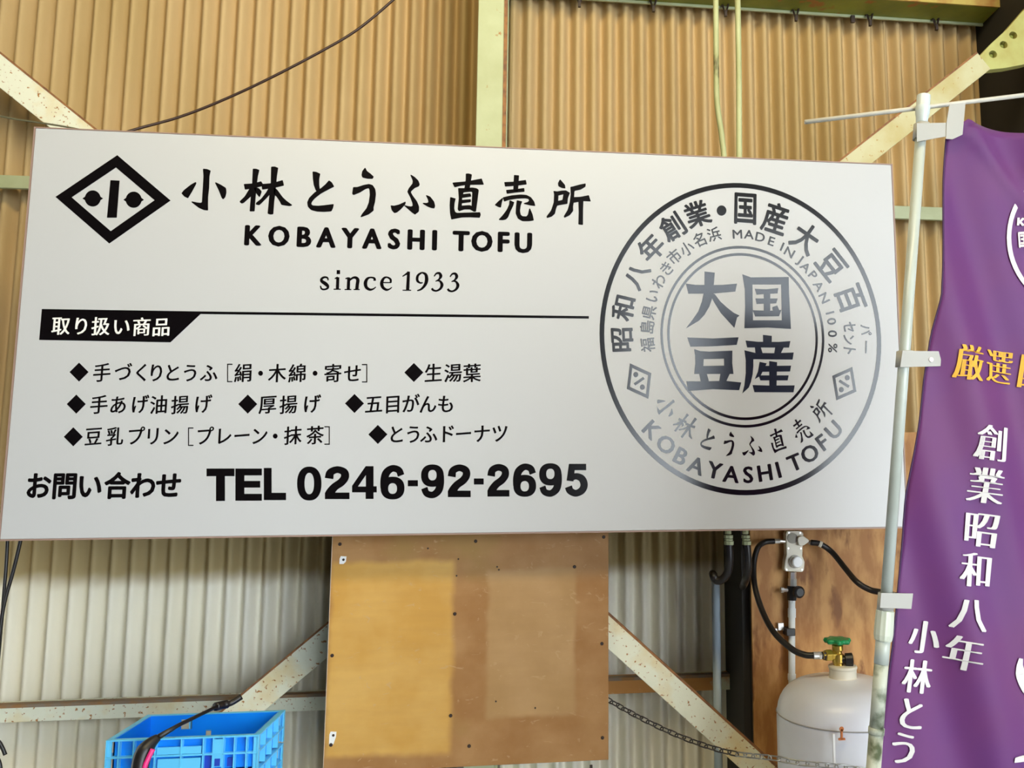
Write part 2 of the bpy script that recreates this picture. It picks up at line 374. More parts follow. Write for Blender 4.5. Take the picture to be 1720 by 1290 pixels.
# ------------------------------------------------------------------ the sign
sg = empty('shop_sign', (0,0,ZT-H_), label='large white signboard with black Japanese lettering and a round stamp', cat='sign')
bm = bmesh.new(); box(bm, (0,0,ZT-H_), (W_,.028,ZT)); obj('board', bm, M['sign'], sg, bevel=.0015)
bm = bmesh.new()
box(bm, (-.004,-.0012,ZT-H_-.004), (0,.030,ZT+.003)); box(bm, (W_,-.0012,ZT-H_-.004), (W_+.004,.030,ZT+.003))
box(bm, (0,-.0012,ZT), (W_,.030,ZT+.003)); box(bm, (0,-.0012,ZT-H_-.004), (W_,.030,ZT-H_))
obj('edge_trim', bm, M['edge'], sg, label='thin brown edge trim')
YI = -.0006
def ink(name, polys, m, parent, y=YI, **k):
    """polys: list of (verts2D [(X,Z)], faces)"""
    V = []; Fc = []
    for n_, (vs, fs) in enumerate(polys):
        yy = y-(n_ % 16)*1.6e-5          # neighbours never lie in exactly the same plane
        o = len(V); V += [(x, yy, z) for x, z in vs]; Fc += [tuple(i+o for i in f) for f in fs]
    me = bpy.data.meshes.new(name); me.from_pydata(V, [], Fc); me.update()
    bm = bmesh.new(); bm.from_mesh(me)
    for f in bm.faces:
        f.normal_update()
        if f.normal.y > 0: f.normal_flip()
    bm.to_mesh(me); bm.free()
    return link(name, me, m, parent, **k)
def letters(name, groups, m, parent, y=YI, child='character', **k):
    """a line of print: an Empty part with one mesh per character"""
    e = bpy.data.objects.new(name, None); COL.objects.link(e); e.parent = parent; e.location = -parent.location; e.empty_display_size = .02
    tag(e, **k)
    for g_ in groups: ink(child, g_ if isinstance(g_, list) else [g_], m, e, y)
    return e
def tess(loops):
    tris = tessellate_polygon([[Vector((a,b,0)) for a,b in l] for l in loops])
    return ([p for l in loops for p in l], [tuple(t) for t in tris])
def smooth_loop(l, n=3):
    """gentle corner-preserving Chaikin rounding"""
    out = []
    N = len(l)
    for i in range(N):
        a, b, c = Vector(l[i-1]), Vector(l[i]), Vector(l[(i+1)%N])
        ang = (b-a).angle(c-b, 0)
        if ang > 1.15 or ang < .12: out.append(tuple(b))
        else: out.append(tuple(b.lerp(a,.25))); out.append(tuple(b*.94+(a+c)*.03)); out.append(tuple(b.lerp(c,.25)))
    return out
def px_poly(loops, sx, ox, oy, y=0.0, sm=True):
    """loops traced in a magnified view -> (X,Z) on the plane y"""
    res = []
    for l in loops:
        if sm: l = smooth_loop(l)
        q = [P(ox+a/sx, oy+b/sx, y) for a, b in l]; res.append([(v.x, v.z) for v in q])
    return tess(res)
def stroke(pts, n=6):
    """variable-width ribbon; pts (x,y,w) -> loop"""
    c = catmull([Vector(p) for p in pts], n) if len(pts) > 2 else [Vector(p) for p in pts]
    L, Rr = [], []
    for i, p in enumerate(c):
        d = Vector((c[min(i+1,len(c)-1)]-c[max(i-1,0)]).xy).normalized(); nn = Vector((-d.y, d.x))
        L.append(tuple(Vector(p.xy)+nn*p.z/2)); Rr.append(tuple(Vector(p.xy)-nn*p.z/2))
    V = L+Rr; k = len(c)
    return V, [(i, i+1, k+i+1, k+i) for i in range(k-1)]
def px_stroke(pts, sx, ox, oy, y=0.0):
    V, Fc = stroke(pts); q = [P(ox+a/sx, oy+b/sx, y) for a, b in V]
    return [(v.x, v.z) for v in q], Fc
# glyphs of Blender's own built-in font -------------------------------
G = {}
GT = {}
def load_glyphs(chars, G=G, off=0.0):
    obs = []
    for ch in sorted(set(chars)):
        c = bpy.data.curves.new('g', 'FONT'); c.body = ch; c.size = 1; c.resolution_u = 3; c.offset = off
        o = bpy.data.objects.new('g', c); COL.objects.link(o); obs.append((ch, o, c))
    bpy.context.view_layer.update(); dg = bpy.context.evaluated_depsgraph_get()
    for ch, o, c in obs:
        me = bpy.data.meshes.new_from_object(o.evaluated_get(dg))
        vs = [(v.co.x, v.co.y) for v in me.vertices]; fs = [tuple(p.vertices) for p in me.polygons]
        if vs:
            x0, x1 = min(v[0] for v in vs), max(v[0] for v in vs); y0, y1 = min(v[1] for v in vs), max(v[1] for v in vs)
        else: x0 = x1 = y0 = y1 = 0
        G[ch] = (vs, fs, (x0, x1, y0, y1))
        bpy.data.meshes.remove(me); bpy.data.objects.remove(o); bpy.data.curves.remove(c)
LAT = set('KOBAYSHITFUMDEINJP10%')
def glyph(ch, ax=None, weight=(0,0), cell=True, shear=0.0, thin=False):
    """2D glyph centred on its em cell (kanji, kana) or on its own box (latin); weight = dilation radii"""
    vs, fs, (x0,x1,y0,y1) = G[ch]
    if thin: vs, fs, _ = GT[ch]
    cx, cy = ((x0+x1)/2, (y0+y1)/2)
    if cell and ch not in LAT: cx, cy = em_center(ch)
    base = [(a-cx, b-cy+shear*(a-cx)) for a, b in vs]
    wx, wy = weight; out = []
    if wx == 0 and wy == 0: return [(base, fs)]
    n = 8
    for k in range(n):
        dx, dy = wx*math.cos(2*math.pi*k/n), wy*math.sin(2*math.pi*k/n)
        out.append(([(a+dx, b+dy) for a, b in base], fs))
    return out
EM = {}
def em_center(ch):
    r = G['国'][2]; u = r[1]-r[0]
    return ((r[0]+r[1])/2, (r[2]+r[3])/2)
def place(gl, fx, fz, ox, oz):
    """gl polys, fx & fz 2-vectors: images of the glyph's x and y unit vectors"""
    return [([(ox+a*fx[0]+b*fz[0], oz+a*fx[1]+b*fz[1]) for a, b in vs], fs) for vs, fs in gl]
load_glyphs('小林とうふ直売所取り扱い商品手づくり［］絹・木綿寄せ生湯葉あげ油揚厚五目がんも豆乳プリンレー抹茶ドナツお問合わ昭和八年創業国産大百パセト福島県き市名浜厳選KOBAYSHITFUMDEINJP10%')
load_glyphs('厳選国創業昭和八年小林とうふ', GT, -.017)   # thinned, so horizontals stay light when only the verticals are thickened
def line(chars, wpx, hpx, weight, shear=0.0, y=0.0, up=.0):
    """chars: (ch, px, py); size in pixels at that spot"""
    out = []
    for ch, px, py in chars:
        c = P(px, py, y); sx = (P(px+10, py, y)-P(px-10, py, y)).x/20*wpx; sz = (P(px, py-10, y)-P(px, py+10, y)).z/20*hpx
        out.append(place(glyph(ch, weight=weight, shear=shear), (sx,0), (0,sz), c.x, c.z))
    return out
# the em of the CJK fallback glyphs: normalise so that 国 is .88 em wide
EMS = (G['国'][2][1]-G['国'][2][0])/.88
def J(px): return px/EMS
# logo
z = 3.739
lg = [px_poly([[(438,40),(773,325),(388,595),(50,302)],[(430,118),(672,323),(397,517),(152,305)]], z, 80, 250, sm=False),
      px_poly([[(395,197),(453,200),(435,433),(373,433)]], z, 80, 250, sm=False)]
for cx_ in (284, 541):
    cy_ = 312 if cx_ < 400 else 320
    l = []
    for k in range(28):
        t = k*2*math.pi/28; l.append((cx_+50*math.cos(t), cy_+51*math.sin(t)))
        if k in (0, 14): l[-1] = (cx_+(65 if k == 0 else -65), cy_)
    lg.append(px_poly([l], z, 80, 250, sm=False))
ink('diamond_logo', lg, M['ink'], sg, label='black diamond crest at the upper left of the sign')
# brush lettering: traced outlines, one list of loops per shape
B = {}
B['小'] = ((300,275), [[[(360,80),(415,85),(457,105),(440,180),(435,350),(420,480),(418,600),(420,668),(370,665),(300,635),(190,550),(270,568),(320,572),(345,560),(355,400),(368,180)]],
  [[(248,272),(250,290),(190,400),(135,492),(90,470),(52,428),(80,390),(180,310)]], [[(535,275),(600,305),(680,355),(685,420),(670,480),(645,507),(628,490),(590,390)]]])
B['林'] = ((300,275), [[[(950,300),(1070,293),(1190,262),(1215,300),(1200,322),(1080,350),(965,368)]], [[(1080,80),(1120,80),(1160,95),(1140,180),(1120,330),(1105,500),(1092,683),(1035,683),(1050,500),(1070,300)]],
  [[(1040,350),(1090,380),(1040,470),(940,560),(915,570),(890,550),(900,538),(960,480)]], [[(1090,340),(1160,362),(1195,405),(1170,475),(1140,440),(1090,370)]],
  [[(1205,300),(1340,290),(1500,245),(1515,312),(1400,340),(1215,368)]], [[(1345,50),(1390,48),(1432,65),(1415,180),(1395,400),(1375,550),(1362,725),(1330,730),(1295,718),(1315,500),(1340,280)]],
  [[(1310,350),(1350,400),(1270,490),(1165,595),(1125,585),(1125,570),(1200,510),(1270,420)]], [[(1370,340),(1420,380),(1500,490),(1560,545),(1635,600),(1600,607),(1490,590),(1470,545),(1420,470),(1370,430)]]])
B['と'] = ((500,275), [[[(223,120),(270,125),(320,150),(305,220),(305,310),(315,370),(290,400),(268,385),(240,310),(228,220)]],
  [[(455,250),(490,275),(520,330),(440,370),(330,430),(240,500),(200,550),(190,585),(215,610),(300,615),(400,605),(515,590),(505,640),(485,683),(380,690),(280,685),(200,665),(155,620),(145,560),(170,500),(250,420),(340,360),(410,300),(440,265)]]])
B['う'] = ((500,275), [[[(975,65),(995,110),(1050,150),(1092,190),(1080,213),(1010,212),(940,195),(930,165),(940,110)]],
  [[(808,345),(860,345),(950,315),(1030,300),(1080,315),(1115,370),(1125,440),(1110,560),(1090,630),(1092,675),(1020,730),(915,768),(935,730),(1000,650),(1035,560),(1050,450),(1045,380),(1030,348),(980,360),(900,410),(810,448),(795,435)]]])
B['ふ'] = ((650,275), [[[(345,165),(395,195),(450,250),(467,300),(455,325),(400,345),(350,390),(338,412),(370,470),(430,550),(458,620),(455,690),(405,728),(370,705),(255,605),(300,618),(350,625),(378,612),(375,570),(340,480),(300,405),(320,360),(375,290),(380,250),(360,200)]],
  [[(265,555),(260,585),(190,660),(140,700),(110,708),(75,670),(60,608),(100,615),(180,595)]], [[(570,460),(620,480),(675,550),(690,610),(680,640),(640,635),(590,615),(520,572),(575,575),(605,560),(600,520)]]])
B['直'] = ((650,275), [[[(1145,150),(1180,148),(1220,160),(1210,230),(1185,370),(1125,370),(1145,230)]], [[(953,280),(1150,262),(1365,222),(1392,297),(1200,300),(1080,310),(980,335)]],
  [[(1035,360),(1130,360),(1230,350),(1290,360),(1320,380),(1305,500),(1280,685),(1260,690),(1200,655),(1120,655),(1045,680),(1028,660),(1045,500)],[(1095,430),(1105,408),(1220,398),(1240,415),(1235,500),(1228,625),(1200,605),(1075,613),(1080,500)]],
  [[(1085,448),(1200,435),(1212,470),(1080,490)]], [[(1075,530),(1205,520),(1205,550),(1075,568)]],
  [[(920,490),(985,508),(970,570),(965,650),(980,700),(1010,718),(1200,712),(1340,708),(1348,740),(1335,775),(1200,768),(1080,770),(935,800),(918,720),(912,600)]]])
B['売'] = ((810,275), [[[(465,170),(525,175),(510,390),(455,390)]], [[(325,272),(440,268),(625,242),(635,295),(500,312),(335,325)]], [[(352,385),(480,375),(600,358),(605,400),(480,412),(360,428)]],
  [[(305,492),(420,465),(550,452),(640,458),(700,490),(745,550),(760,605),(700,598),(605,575),(660,560),(685,535),(670,505),(620,495),(500,500),(400,515),(320,540)]], [[(295,500),(280,550),(265,628),(235,622),(190,595),(240,545)]],
  [[(400,535),(455,560),(440,610),(400,690),(370,770),(340,800),(300,810),(245,808),(300,750),(360,670),(395,590)]], [[(505,535),(570,550),(550,600),(538,680),(550,740),(580,765),(640,768),(665,740),(685,650),(720,730),(738,815),(680,825),(580,825),(520,790),(490,720),(495,620)]]])
B['所'] = ((810,275), [[[(1125,235),(1190,310),(1195,352),(1150,345),(1105,322),(1100,280)]],
  [[(1035,400),(1080,408),(1150,395),(1210,392),(1260,425),(1230,500),(1225,575),(1160,585),(1080,600),(1060,650),(1045,720),(1000,760),(940,778),(935,765),(1000,680),(1040,560),(1045,440)],[(1095,455),(1180,435),(1170,500),(1162,530),(1090,545)]],
  [[(1280,340),(1310,335),(1400,310),(1488,292),(1485,330),(1420,370),(1340,385),(1325,400),(1320,490),(1420,485),(1535,462),(1560,540),(1455,535),(1450,650),(1448,878),(1395,872),(1400,700),(1395,545),(1315,560),(1305,620),(1308,680),(1260,740),(1190,775),(1185,760),(1240,670),(1270,560),(1285,440)]]])
hd = []
for ch, ((ox, oy), shapes) in B.items():
    hd.append([])
    for loops in shapes:
        vs, fs = px_poly(loops, 8.6, ox, oy)
        for k_ in range(8): hd[-1].append(([(a+.0014*math.cos(k_*math.pi/4), b+.0014*math.sin(k_*math.pi/4)) for a, b in vs], fs))
letters('shop_name_lettering', hd, M['ink'], sg, label='black brush-style shop name line at the top of the sign')
def brush(ch):
    """traced brush character as a unit glyph centred on its own box"""
    (ox, oy), shapes = B[ch]
    xs = [p[0] for s in shapes for l in s for p in l]; ys = [p[1] for s in shapes for l in s for p in l]
    cx_, cy_ = (min(xs)+max(xs))/2, (min(ys)+max(ys))/2; out = []
    for loops in shapes:
        out.append(tess([[((a-cx_)/640, -(b-cy_)/640) for a, b in smooth_loop(l)] for l in loops]))
    return out
# romanised name
km = [('K',425.5,395.5),('O',468.6,396.8),('B',511,398),('A',548,399),('Y',588,400),('A',625,401),('S',662,401.5),('H',699,402.7),('I',730,403.5),('T',774.5,405),('O',809.5,405.5),('F',846,406.5),('U',879,408)]
capH = G['H'][2][3]-G['H'][2][2]
letters('romanised_name_lettering', line(km, 29.5/capH, 31.5/capH, (.050,.030)), M['ink'], sg, label='bold black capital letters under the shop name')
# since 1933
ss = [[(192,190,8),(185,165,14),(155,158,16),(125,175,20),(128,200,26),(160,222,30),(185,245,26),(188,268,18),(160,283,14),(125,278,14),(112,245,8)],
 [(292,158,26),(288,280,26)], [(248,282,8),(322,282,8)], [(260,172,8),(292,160,16)], [(280,105,34),(315,105,34)],
 [(405,160,26),(400,282,26)], [(362,285,8),(430,285,8)], [(370,172,8),(405,165,16)], [(405,200,10),(440,168,16),(475,162,22),(498,185,28),(492,240,28),(488,282,28)], [(455,285,8),(518,285,8)],
 [(672,195,22),(668,170,18),(630,160,12),(595,175,22),(577,215,30),(585,260,26),(620,285,20),(655,280,12),(685,258,7)],
 [(745,213,9),(845,213,9)], [(838,213,16),(835,180,18),(800,158,12),(765,170,20),(745,215,28),(755,260,26),(790,286,20),(820,283,12),(850,262,6)],
 [(1022,100,24),(1012,290,28)], [(958,150,7),(1025,108,22)], [(960,292,8),(1048,292,8)],
 [(1168,214,10),(1140,216,14),(1112,190,22),(1118,140,20),(1160,108,12)], [(1160,108,12),(1198,130,24),(1208,185,30),(1190,240,24),(1150,282,16),(1110,297,8)],
 [(1285,150,8),(1308,120,14),(1340,118,22),(1354,148,26),(1335,180,14),(1300,200,7)], [(1310,192,9),(1345,198,16),(1366,235,26),(1350,275,20),(1310,298,14),(1275,290,18),(1262,272,18)]]
ss += [[(a+164, b+5, c) for a, b, c in s] for s in ss[-2:]]
letters('founding_year_lettering', [[px_stroke([(a, b, c*1.18+1.5) for a, b, c in s], 6.143, 520, 440) for s in ss[i_:j_]] for i_, j_ in ((0,1),(1,5),(5,10),(10,11),(11,13),(13,16),(16,18),(18,20),(20,22))], M['ink'], sg, label='small serif words below the capital letters')
# heading tab and rule
ink('heading_tab', [px_poly([[(70.5,519),(340,523.2),(989,531),(989,535.2),(337,527.5),(286.5,575),(66,571)]], 1, 0, 0, sm=False)], M['ink'], sg, label='black slanted heading tab with a long thin rule')
letters('heading_lettering', line([('取',102.7,547.8),('り',136.7,548.2),('扱',169.6,548.6),('い',204.4,549),('商',238.3,549.6),('品',271.2,550)], J(30), J(31), (.020,.006), .05), M['ink_white'], sg, y=-.0015, label='white characters on the black heading tab')
# product lines
KW = (.020, .008)
def dia(px, py, r=16): return px_poly([[(px,py-r),(px+r,py),(px,py+r),(px-r,py)]], 1, 0, 0, sm=False)
def dot(px, py, r): return px_poly([[(px+r*math.cos(k*math.pi/10), py+r*1.05*math.sin(k*math.pi/10)) for k in range(20)]], 1, 0, 0, sm=False)
def brk(px, py, s):
    h = 15.5; w = 9
    return [px_poly([[(px-s*4,py-h),(px+s*w-s*4,py-h),(px+s*w-s*4,py-h+1.8),(px-s*2.3,py-h+1.8),(px-s*2.3,py+h-1.8),(px+s*w-s*4,py+h-1.8),(px+s*w-s*4,py+h),(px-s*4,py+h)]], 1, 0, 0, sm=False)]
L1 = line([('手',171.3,626.5),('づ',207,626),('く',238.5,626.5),('り',262.8,626.5),('と',290,626.5),('う',320,626.8),('ふ',351,627),('絹',408.8,627),('木',465.7,627.5),('綿',499.6,627.5),('寄',559.2,627.5),('せ',592.5,627.8),('生',727.9,627),('湯',761,627),('葉',792.9,627)], J(29), J(31), KW, .07)
L1 += [dia(133,625), dia(695.2,625.7), dot(437.8,627,4), dot(529.3,627,4)] + brk(385.6,626.5,1) + brk(613,627,-1)
letters('product_line', L1, M['ink'], sg, label='first line of product names with black diamonds')
L2 = line([('手',166.5,680.3),('あ',198.6,680.5),('げ',234.9,679.5),('油',267,680.3),('揚',302.7,680.5),('げ',341,679),('厚',449.8,680),('揚',484.7,680),('げ',523.8,678.8),('五',628,679.3),('目',659.9,679.3),('が',690,678.5),('ん',718.8,679.3),('も',749,679)], J(29), J(31), KW, .07)
letters('product_line', L2+[dia(128.3,678.8), dia(416.3,678.8), dia(595.5,677.7)], M['ink'], sg, label='second line of product names with black diamonds')
L3 = line([('豆',157.3,733.6),('乳',193,733.6),('プ',228,733),('リ',257.2,733),('ン',286.5,733),('プ',343.8,733),('レ',375.9,732.5),('ー',406.6,732.2),('ン',435.9,732.5),('抹',492,732),('茶',529.3,731.5),('と',665.9,730),('う',694.6,730),('ふ',720.3,730),('ド',750.6,729),('ー',778.7,729),('ナ',809.5,728.7),('ツ',839.7,728.3)], J(28.5), J(31), KW, .07)
letters('product_line', L3+[dia(123.3,733.7), dia(634.8,729.7), dot(462.4,732.5,4)]+brk(320,733.5,1)+brk(550,731.5,-1), M['ink'], sg, label='third line of product names with black diamonds')
letters('enquiry_lettering', line([('お',64.7,816.8),('問',108.8,816.8),('い',151,816.8),('合',197,816.5),('わ',240.5,816.2),('せ',283.7,815.8)], J(42), J(44), (.034,.030)), M['ink'], sg, label='bold enquiry words at the lower left of the sign')
# telephone number, heavy grotesque drawn on a 100 x 140 box
def ring_(cx_, cy_, rx, ry, ix, iy, icy=None, e=2.3, n=36):
    f = lambda a, b, c, d: [(c+a*math.copysign(abs(math.cos(t*2*math.pi/n))**(2/e), math.cos(t*2*math.pi/n)), d+b*math.copysign(abs(math.sin(t*2*math.pi/n))**(2/e), math.sin(t*2*math.pi/n))) for t in range(n)]
    return tess([f(rx, ry, cx_, cy_), f(ix, iy, cx_, icy or cy_)])
D = {
 '0': [ring_(50,71,49,70,19,44)],
 '2': [stroke([(18,52,34),(24,26,31),(50,14,29),(76,24,31),(80,46,32),(66,68,32),(40,88,32),(22,112,34),(16,126,30)]), ([(2,112),(98,112),(98,140),(2,140)],[(0,1,2,3)])],
 '4': [tess([[(56,0),(88,0),(88,86),(101,86),(101,112),(88,112),(88,140),(56,140),(56,112),(1,112),(1,84)],[(57,38),(57,87),(25,87)]])],
 '6': [ring_(51,94,49,47,18,22,96), stroke([(17,95,32),(17,60,32),(26,30,32),(50,13,28),(76,20,28),(86,42,28)])],
 '5': [([(20,1),(93,1),(93,28),(20,28)],[(0,1,2,3)]), ([(18,1),(46,1),(38,76),(8,72)],[(0,1,2,3)]), stroke([(22,66,22),(48,54,27),(74,64,31),(84,90,32),(74,114,31),(48,126,29),(24,116,31),(16,98,32)])],
 '-': [([(0,60),(100,60),(100,86),(0,86)],[(0,1,2,3)])],
 'T': [([(0,0),(100,0),(100,33),(0,33)],[(0,1,2,3)]), ([(34,20),(66,20),(66,140),(34,140)],[(0,1,2,3)])],
 'E': [([(0,0),(34,0),(34,140),(0,140)],[(0,1,2,3)]), ([(20,0),(100,0),(100,30),(20,30)],[(0,1,2,3)]), ([(20,54),(94,54),(94,83),(20,83)],[(0,1,2,3)]), ([(20,110),(100,110),(100,140),(20,140)],[(0,1,2,3)])],
 'L': [([(0,0),(35,0),(35,140),(0,140)],[(0,1,2,3)]), ([(20,108),(100,108),(100,140),(20,140)],[(0,1,2,3)])]}
D['9'] = [([(100-a, 140-b) for a, b in v], f) for v, f in D['6']]
tel = [('T',347,394,787,841.5),('E',395.5,440,787,841),('L',443.3,480.6,786,840),('0',498.7,540.5,783.3,840.3),('2',545,588,783.3,838.3),('4',591,632.5,783,838),('6',638.7,679.5,781.5,838.5),('-',685,702,783,838),('9',707.3,746.2,780.5,836.5),('2',751.5,791.4,780.3,835),('-',796,812.5,780,835),('2',818,856.4,779.5,834),('6',861.5,900.5,779,834),('9',905.6,944,778.5,834),('5',948.6,987.3,778.7,834)]
tp = []
for ch, x0, x1, y0, y1 in tel:
    tp.append([])
    for vs, fs in D[ch]:
        q = [P(x0+a/100*(x1-x0), y0+b/140*(y1-y0), 0) for a, b in vs]; tp[-1].append(([(v.x, v.z) for v in q], fs))
letters('telephone_lettering', tp, M['ink'], sg, label='heavy black telephone number along the bottom of the sign')
# stamp ---------------------------------------------------------------
cA, cB, cC, cD_ = P(1007,569), P(1480,573), P(1242,307.5), P(1240,832)
SC = ((cA.x+cB.x)/2, (cC.z+cD_.z)/2); RX = (cB.x-cA.x)/2; RZ = (cC.z-cD_.z)/2
def ell_ring(r0, r1, n=120, C=SC, ex=RX, ez=RZ):
    V = []; Fc = []
    for k in range(n):
        t = k*2*math.pi/n
        V += [(C[0]+ex*r0*math.cos(t), C[1]+ez*r0*math.sin(t)), (C[0]+ex*r1*math.cos(t), C[1]+ez*r1*math.sin(t))]
    for k in range(n): a = 2*k; b = (2*k+2) % (2*n); Fc.append((a, a+1, b+1, b))
    return V, Fc
r1 = (P(1383,574).x-P(1107.5,568).x)/2/RX
letters('stamp_rings', [ell_ring(.968,1.0), ell_ring(r1-.017, r1), ell_ring(r1-.064, r1-.047)], M['ink'], sg, child='ring', label='outer ring and double inner ring of the round stamp')
def ring_text(items, inward=False, tw=1.0, th=1.0, weight=(.02,.02)):
    """items (ch, px, py, tangential size px, radial size px)"""
    out = []; ppm = 615.0
    for ch, px, py, st, sr in items:
        p = P(px, py, 0); nx, nz = (p.x-SC[0])/RX, (p.z-SC[1])/RZ; th_ = math.atan2(nz, nx)
        er = Vector((math.cos(th_)*RX, math.sin(th_)*RZ)).normalized(); et = Vector((er.y, -er.x))
        if inward: er = -er; et = -et
        gl = brush(ch) if (inward and ch in B) else glyph(ch, weight=weight)
        out.append(place(gl, et*(st/ppm), er*(sr/ppm), p.x, p.z))
    return out
o1 = [('昭',1045.2,570.5,J(44),J(40)),('和',1048.2,516.5,J(44),J(40)),('八',1069.4,463.3,J(44),J(40)),('年',1094.3,417.2,J(44),J(44)),('創',1130.6,381.6,J(44),J(46)),('業',1171.4,360.5,J(44),J(46)),
      ('国',1251.9,350.6,J(44),J(60)),('産',1302.6,368,J(46),J(58)),('大',1352.4,401,J(46),J(56)),('豆',1396.3,446,J(48),J(56)),('百',1428,501.5,J(48),J(56))]
letters('stamp_outer_lettering', ring_text(o1, weight=(.026,.022))+[dot(1211.9,353.7,8.2)], M['ink'], sg, label='large characters running round the top of the stamp')
o1b = [('パ',1453.7,554,J(20),J(22)),('ー',1454,583,J(26),J(20)),('セ',1426.5,549.5,J(20),J(26)),('ン',1425.5,570,J(20),J(24)),('ト',1426.5,588,J(20),J(26))]
letters('stamp_percent_lettering', ring_text(o1b, weight=(.02,.02)), M['ink'], sg, label='small two-row kana at the right end of the stamp\'s upper lettering')
o2 = [('福',1088.3,579),('島',1087.5,549.5),('県',1090.5,524.5),('い',1096.5,497.5),('わ',1107.2,472.3),('き',1120,451.2),('市',1132.9,431.5),('小',1154,417.9),('名',1176,402.8),('浜',1199.4,394)]
letters('stamp_inner_lettering', ring_text([(a,b,c,J(24.5),J(25.5)) for a,b,c in o2], weight=(.012,.012)), M['ink'], sg, label='small characters inside the upper left of the stamp')
cs = 16/capH
o3 = [('M',1238.5,393.5),('A',1258,394),('D',1276.9,398.3),('E',1295.8,405.3),('I',1313.7,414.5),('N',1326,424),('J',1342.6,437.2),('A',1353,448.9),('P',1365.3,462.5),('A',1375,480.3),('N',1384.2,500.6),('1',1394,525.5),('0',1396.8,539.8),('0',1398.2,560.5),('%',1398.6,584.5)]
letters('stamp_capital_lettering', ring_text([(a,b,c,cs*1.12,cs) for a,b,c in o3], weight=(.016,.012)), M['ink'], sg, label='small capital letters inside the upper right of the stamp')
o4 = [('小',1118.1,682.7),('林',1152.3,715.7),('と',1189.5,737.7),('う',1224.4,745.5),('ふ',1262.7,748.7),('直',1306.2,738.9),('売',1345.2,722),('所',1378.2,690)]
letters('stamp_name_lettering', ring_text([(a,b,c,37,40) for a,b,c in o4], inward=True), M['ink'], sg, label='brush characters round the bottom of the stamp')
c4 = 27/capH
o5 = [('K',1095,722.5),('O',1118.6,746.7),('B',1143.8,766.5),('A',1169.4,781.9),('Y',1200,790),('A',1228,796.5),('S',1256.6,797.5),('H',1284.7,794.3),('I',1307.4,789.2),('T',1335,776.8),('O',1360,762),('F',1381.9,743),('U',1400.5,722.3)]
letters('stamp_roman_lettering', ring_text([(a,b,c,c4*1.02,c4) for a,b,c in o5], inward=True, weight=(.03,.018)), M['ink'], sg, label='capital letters round the bottom edge of the stamp')
sd = []; sdg = []
for pts, (ba, bb), ds, ox in [([(450,795),(687,905),(655,1190),(415,1080)], ((500,1030),(606,958)), ((515,921),(588,1060)), 990),
                              ([(1333,835),(1378,1110),(1155,1208),(1110,935)], ((1188,988),(1296,1056)), ((1277,955),(1211,1088)), 1230)]:
    c = (sum(p[0] for p in pts)/4, sum(p[1] for p in pts)/4)
    sd.append(px_poly([pts, [(c[0]+(a-c[0])*.74, c[1]+(b-c[1])*.74) for a, b in pts]], 6.615, ox, 490, sm=False))
    sd.append(px_stroke([(*ba,30),(*bb,30)], 6.615, ox, 490))
    sdg.append(sd); sd = []
    for d in ds: sdg[-1].append(px_poly([[(d[0]+28*math.cos(k*math.pi/8), d[1]+30*math.sin(k*math.pi/8)) for k in range(16)]], 6.615, ox, 490, sm=False))
letters('stamp_diamonds', sdg, M['ink'], sg, child='diamond_crest', label='two small diamond crests at the sides of the stamp')
A_ = [[[(60,270),(200,288),(330,290),(465,290),(600,288),(798,270),(775,385),(600,400),(480,412),(320,415),(95,415)]],
 [[(330,95),(478,112),(462,300),(445,430),(435,500),(400,600),(330,720),(250,805),(60,918),(150,800),(240,670),(290,530),(315,415),(328,280)]],
 [[(430,400),(480,425),(560,530),(660,620),(750,690),(835,732),(800,760),(760,910),(660,800),(560,690),(480,560),(430,470)]],
 [[(875,135),(1000,180),(1545,175),(1550,400),(1578,925),(1240,905),(905,915),(915,600),(910,350)],[(1022,283),(1435,283),(1445,800),(1030,800)]],
 [[(1055,345),(1220,352),(1395,335),(1385,412),(1220,420),(1080,430)]], [[(1065,485),(1385,485),(1365,555),(1080,565)]], [[(1025,655),(1180,660),(1280,662),(1440,650),(1405,742),(1060,745)]],
 [[(1185,400),(1278,400),(1278,680),(1185,680)]], [[(1310,608),(1380,585),(1425,690),(1340,700),(1310,640)]]]
B_ = [[[(80,188),(450,202),(822,185),(795,295),(450,315),(125,322)]], [[(180,355),(270,385),(400,392),(732,378),(730,560),(748,715),(180,715),(195,560),(192,450)],[(318,500),(610,495),(612,595),(312,600)]],
 [[(250,700),(360,700),(395,830),(275,830)]], [[(560,700),(700,700),(640,830),(540,830)]], [[(68,820),(275,822),(640,815),(860,838),(830,950),(450,935),(95,960)]],
 [[(1172,150),(1302,165),(1300,270),(1175,270)]], [[(922,232),(1100,250),(1400,252),(1570,240),(1550,335),(945,332)]], [[(1055,320),(1140,320),(1170,420),(1065,420)]], [[(1350,320),(1480,320),(1430,420),(1335,420)]],
 [[(905,372),(1060,410),(1300,415),(1618,405),(1602,508),(1035,502),(1035,600),(1025,720),(1000,830),(970,910),(875,998),(905,880),(925,700),(925,520)]],
 [[(1125,540),(1228,562),(1190,640),(1140,740),(1055,790),(1100,680)]], [[(1180,598),(1580,595),(1565,680),(1160,685)]], [[(1262,528),(1378,545),(1370,890),(1265,890)]], [[(1110,735),(1545,735),(1530,808),(1135,808)]], [[(1022,875),(1270,882),(1632,880),(1615,980),(1050,978)]]]
M['navy'] = mat('navy_print', (.012,.016,.030), .20, spec=.45)
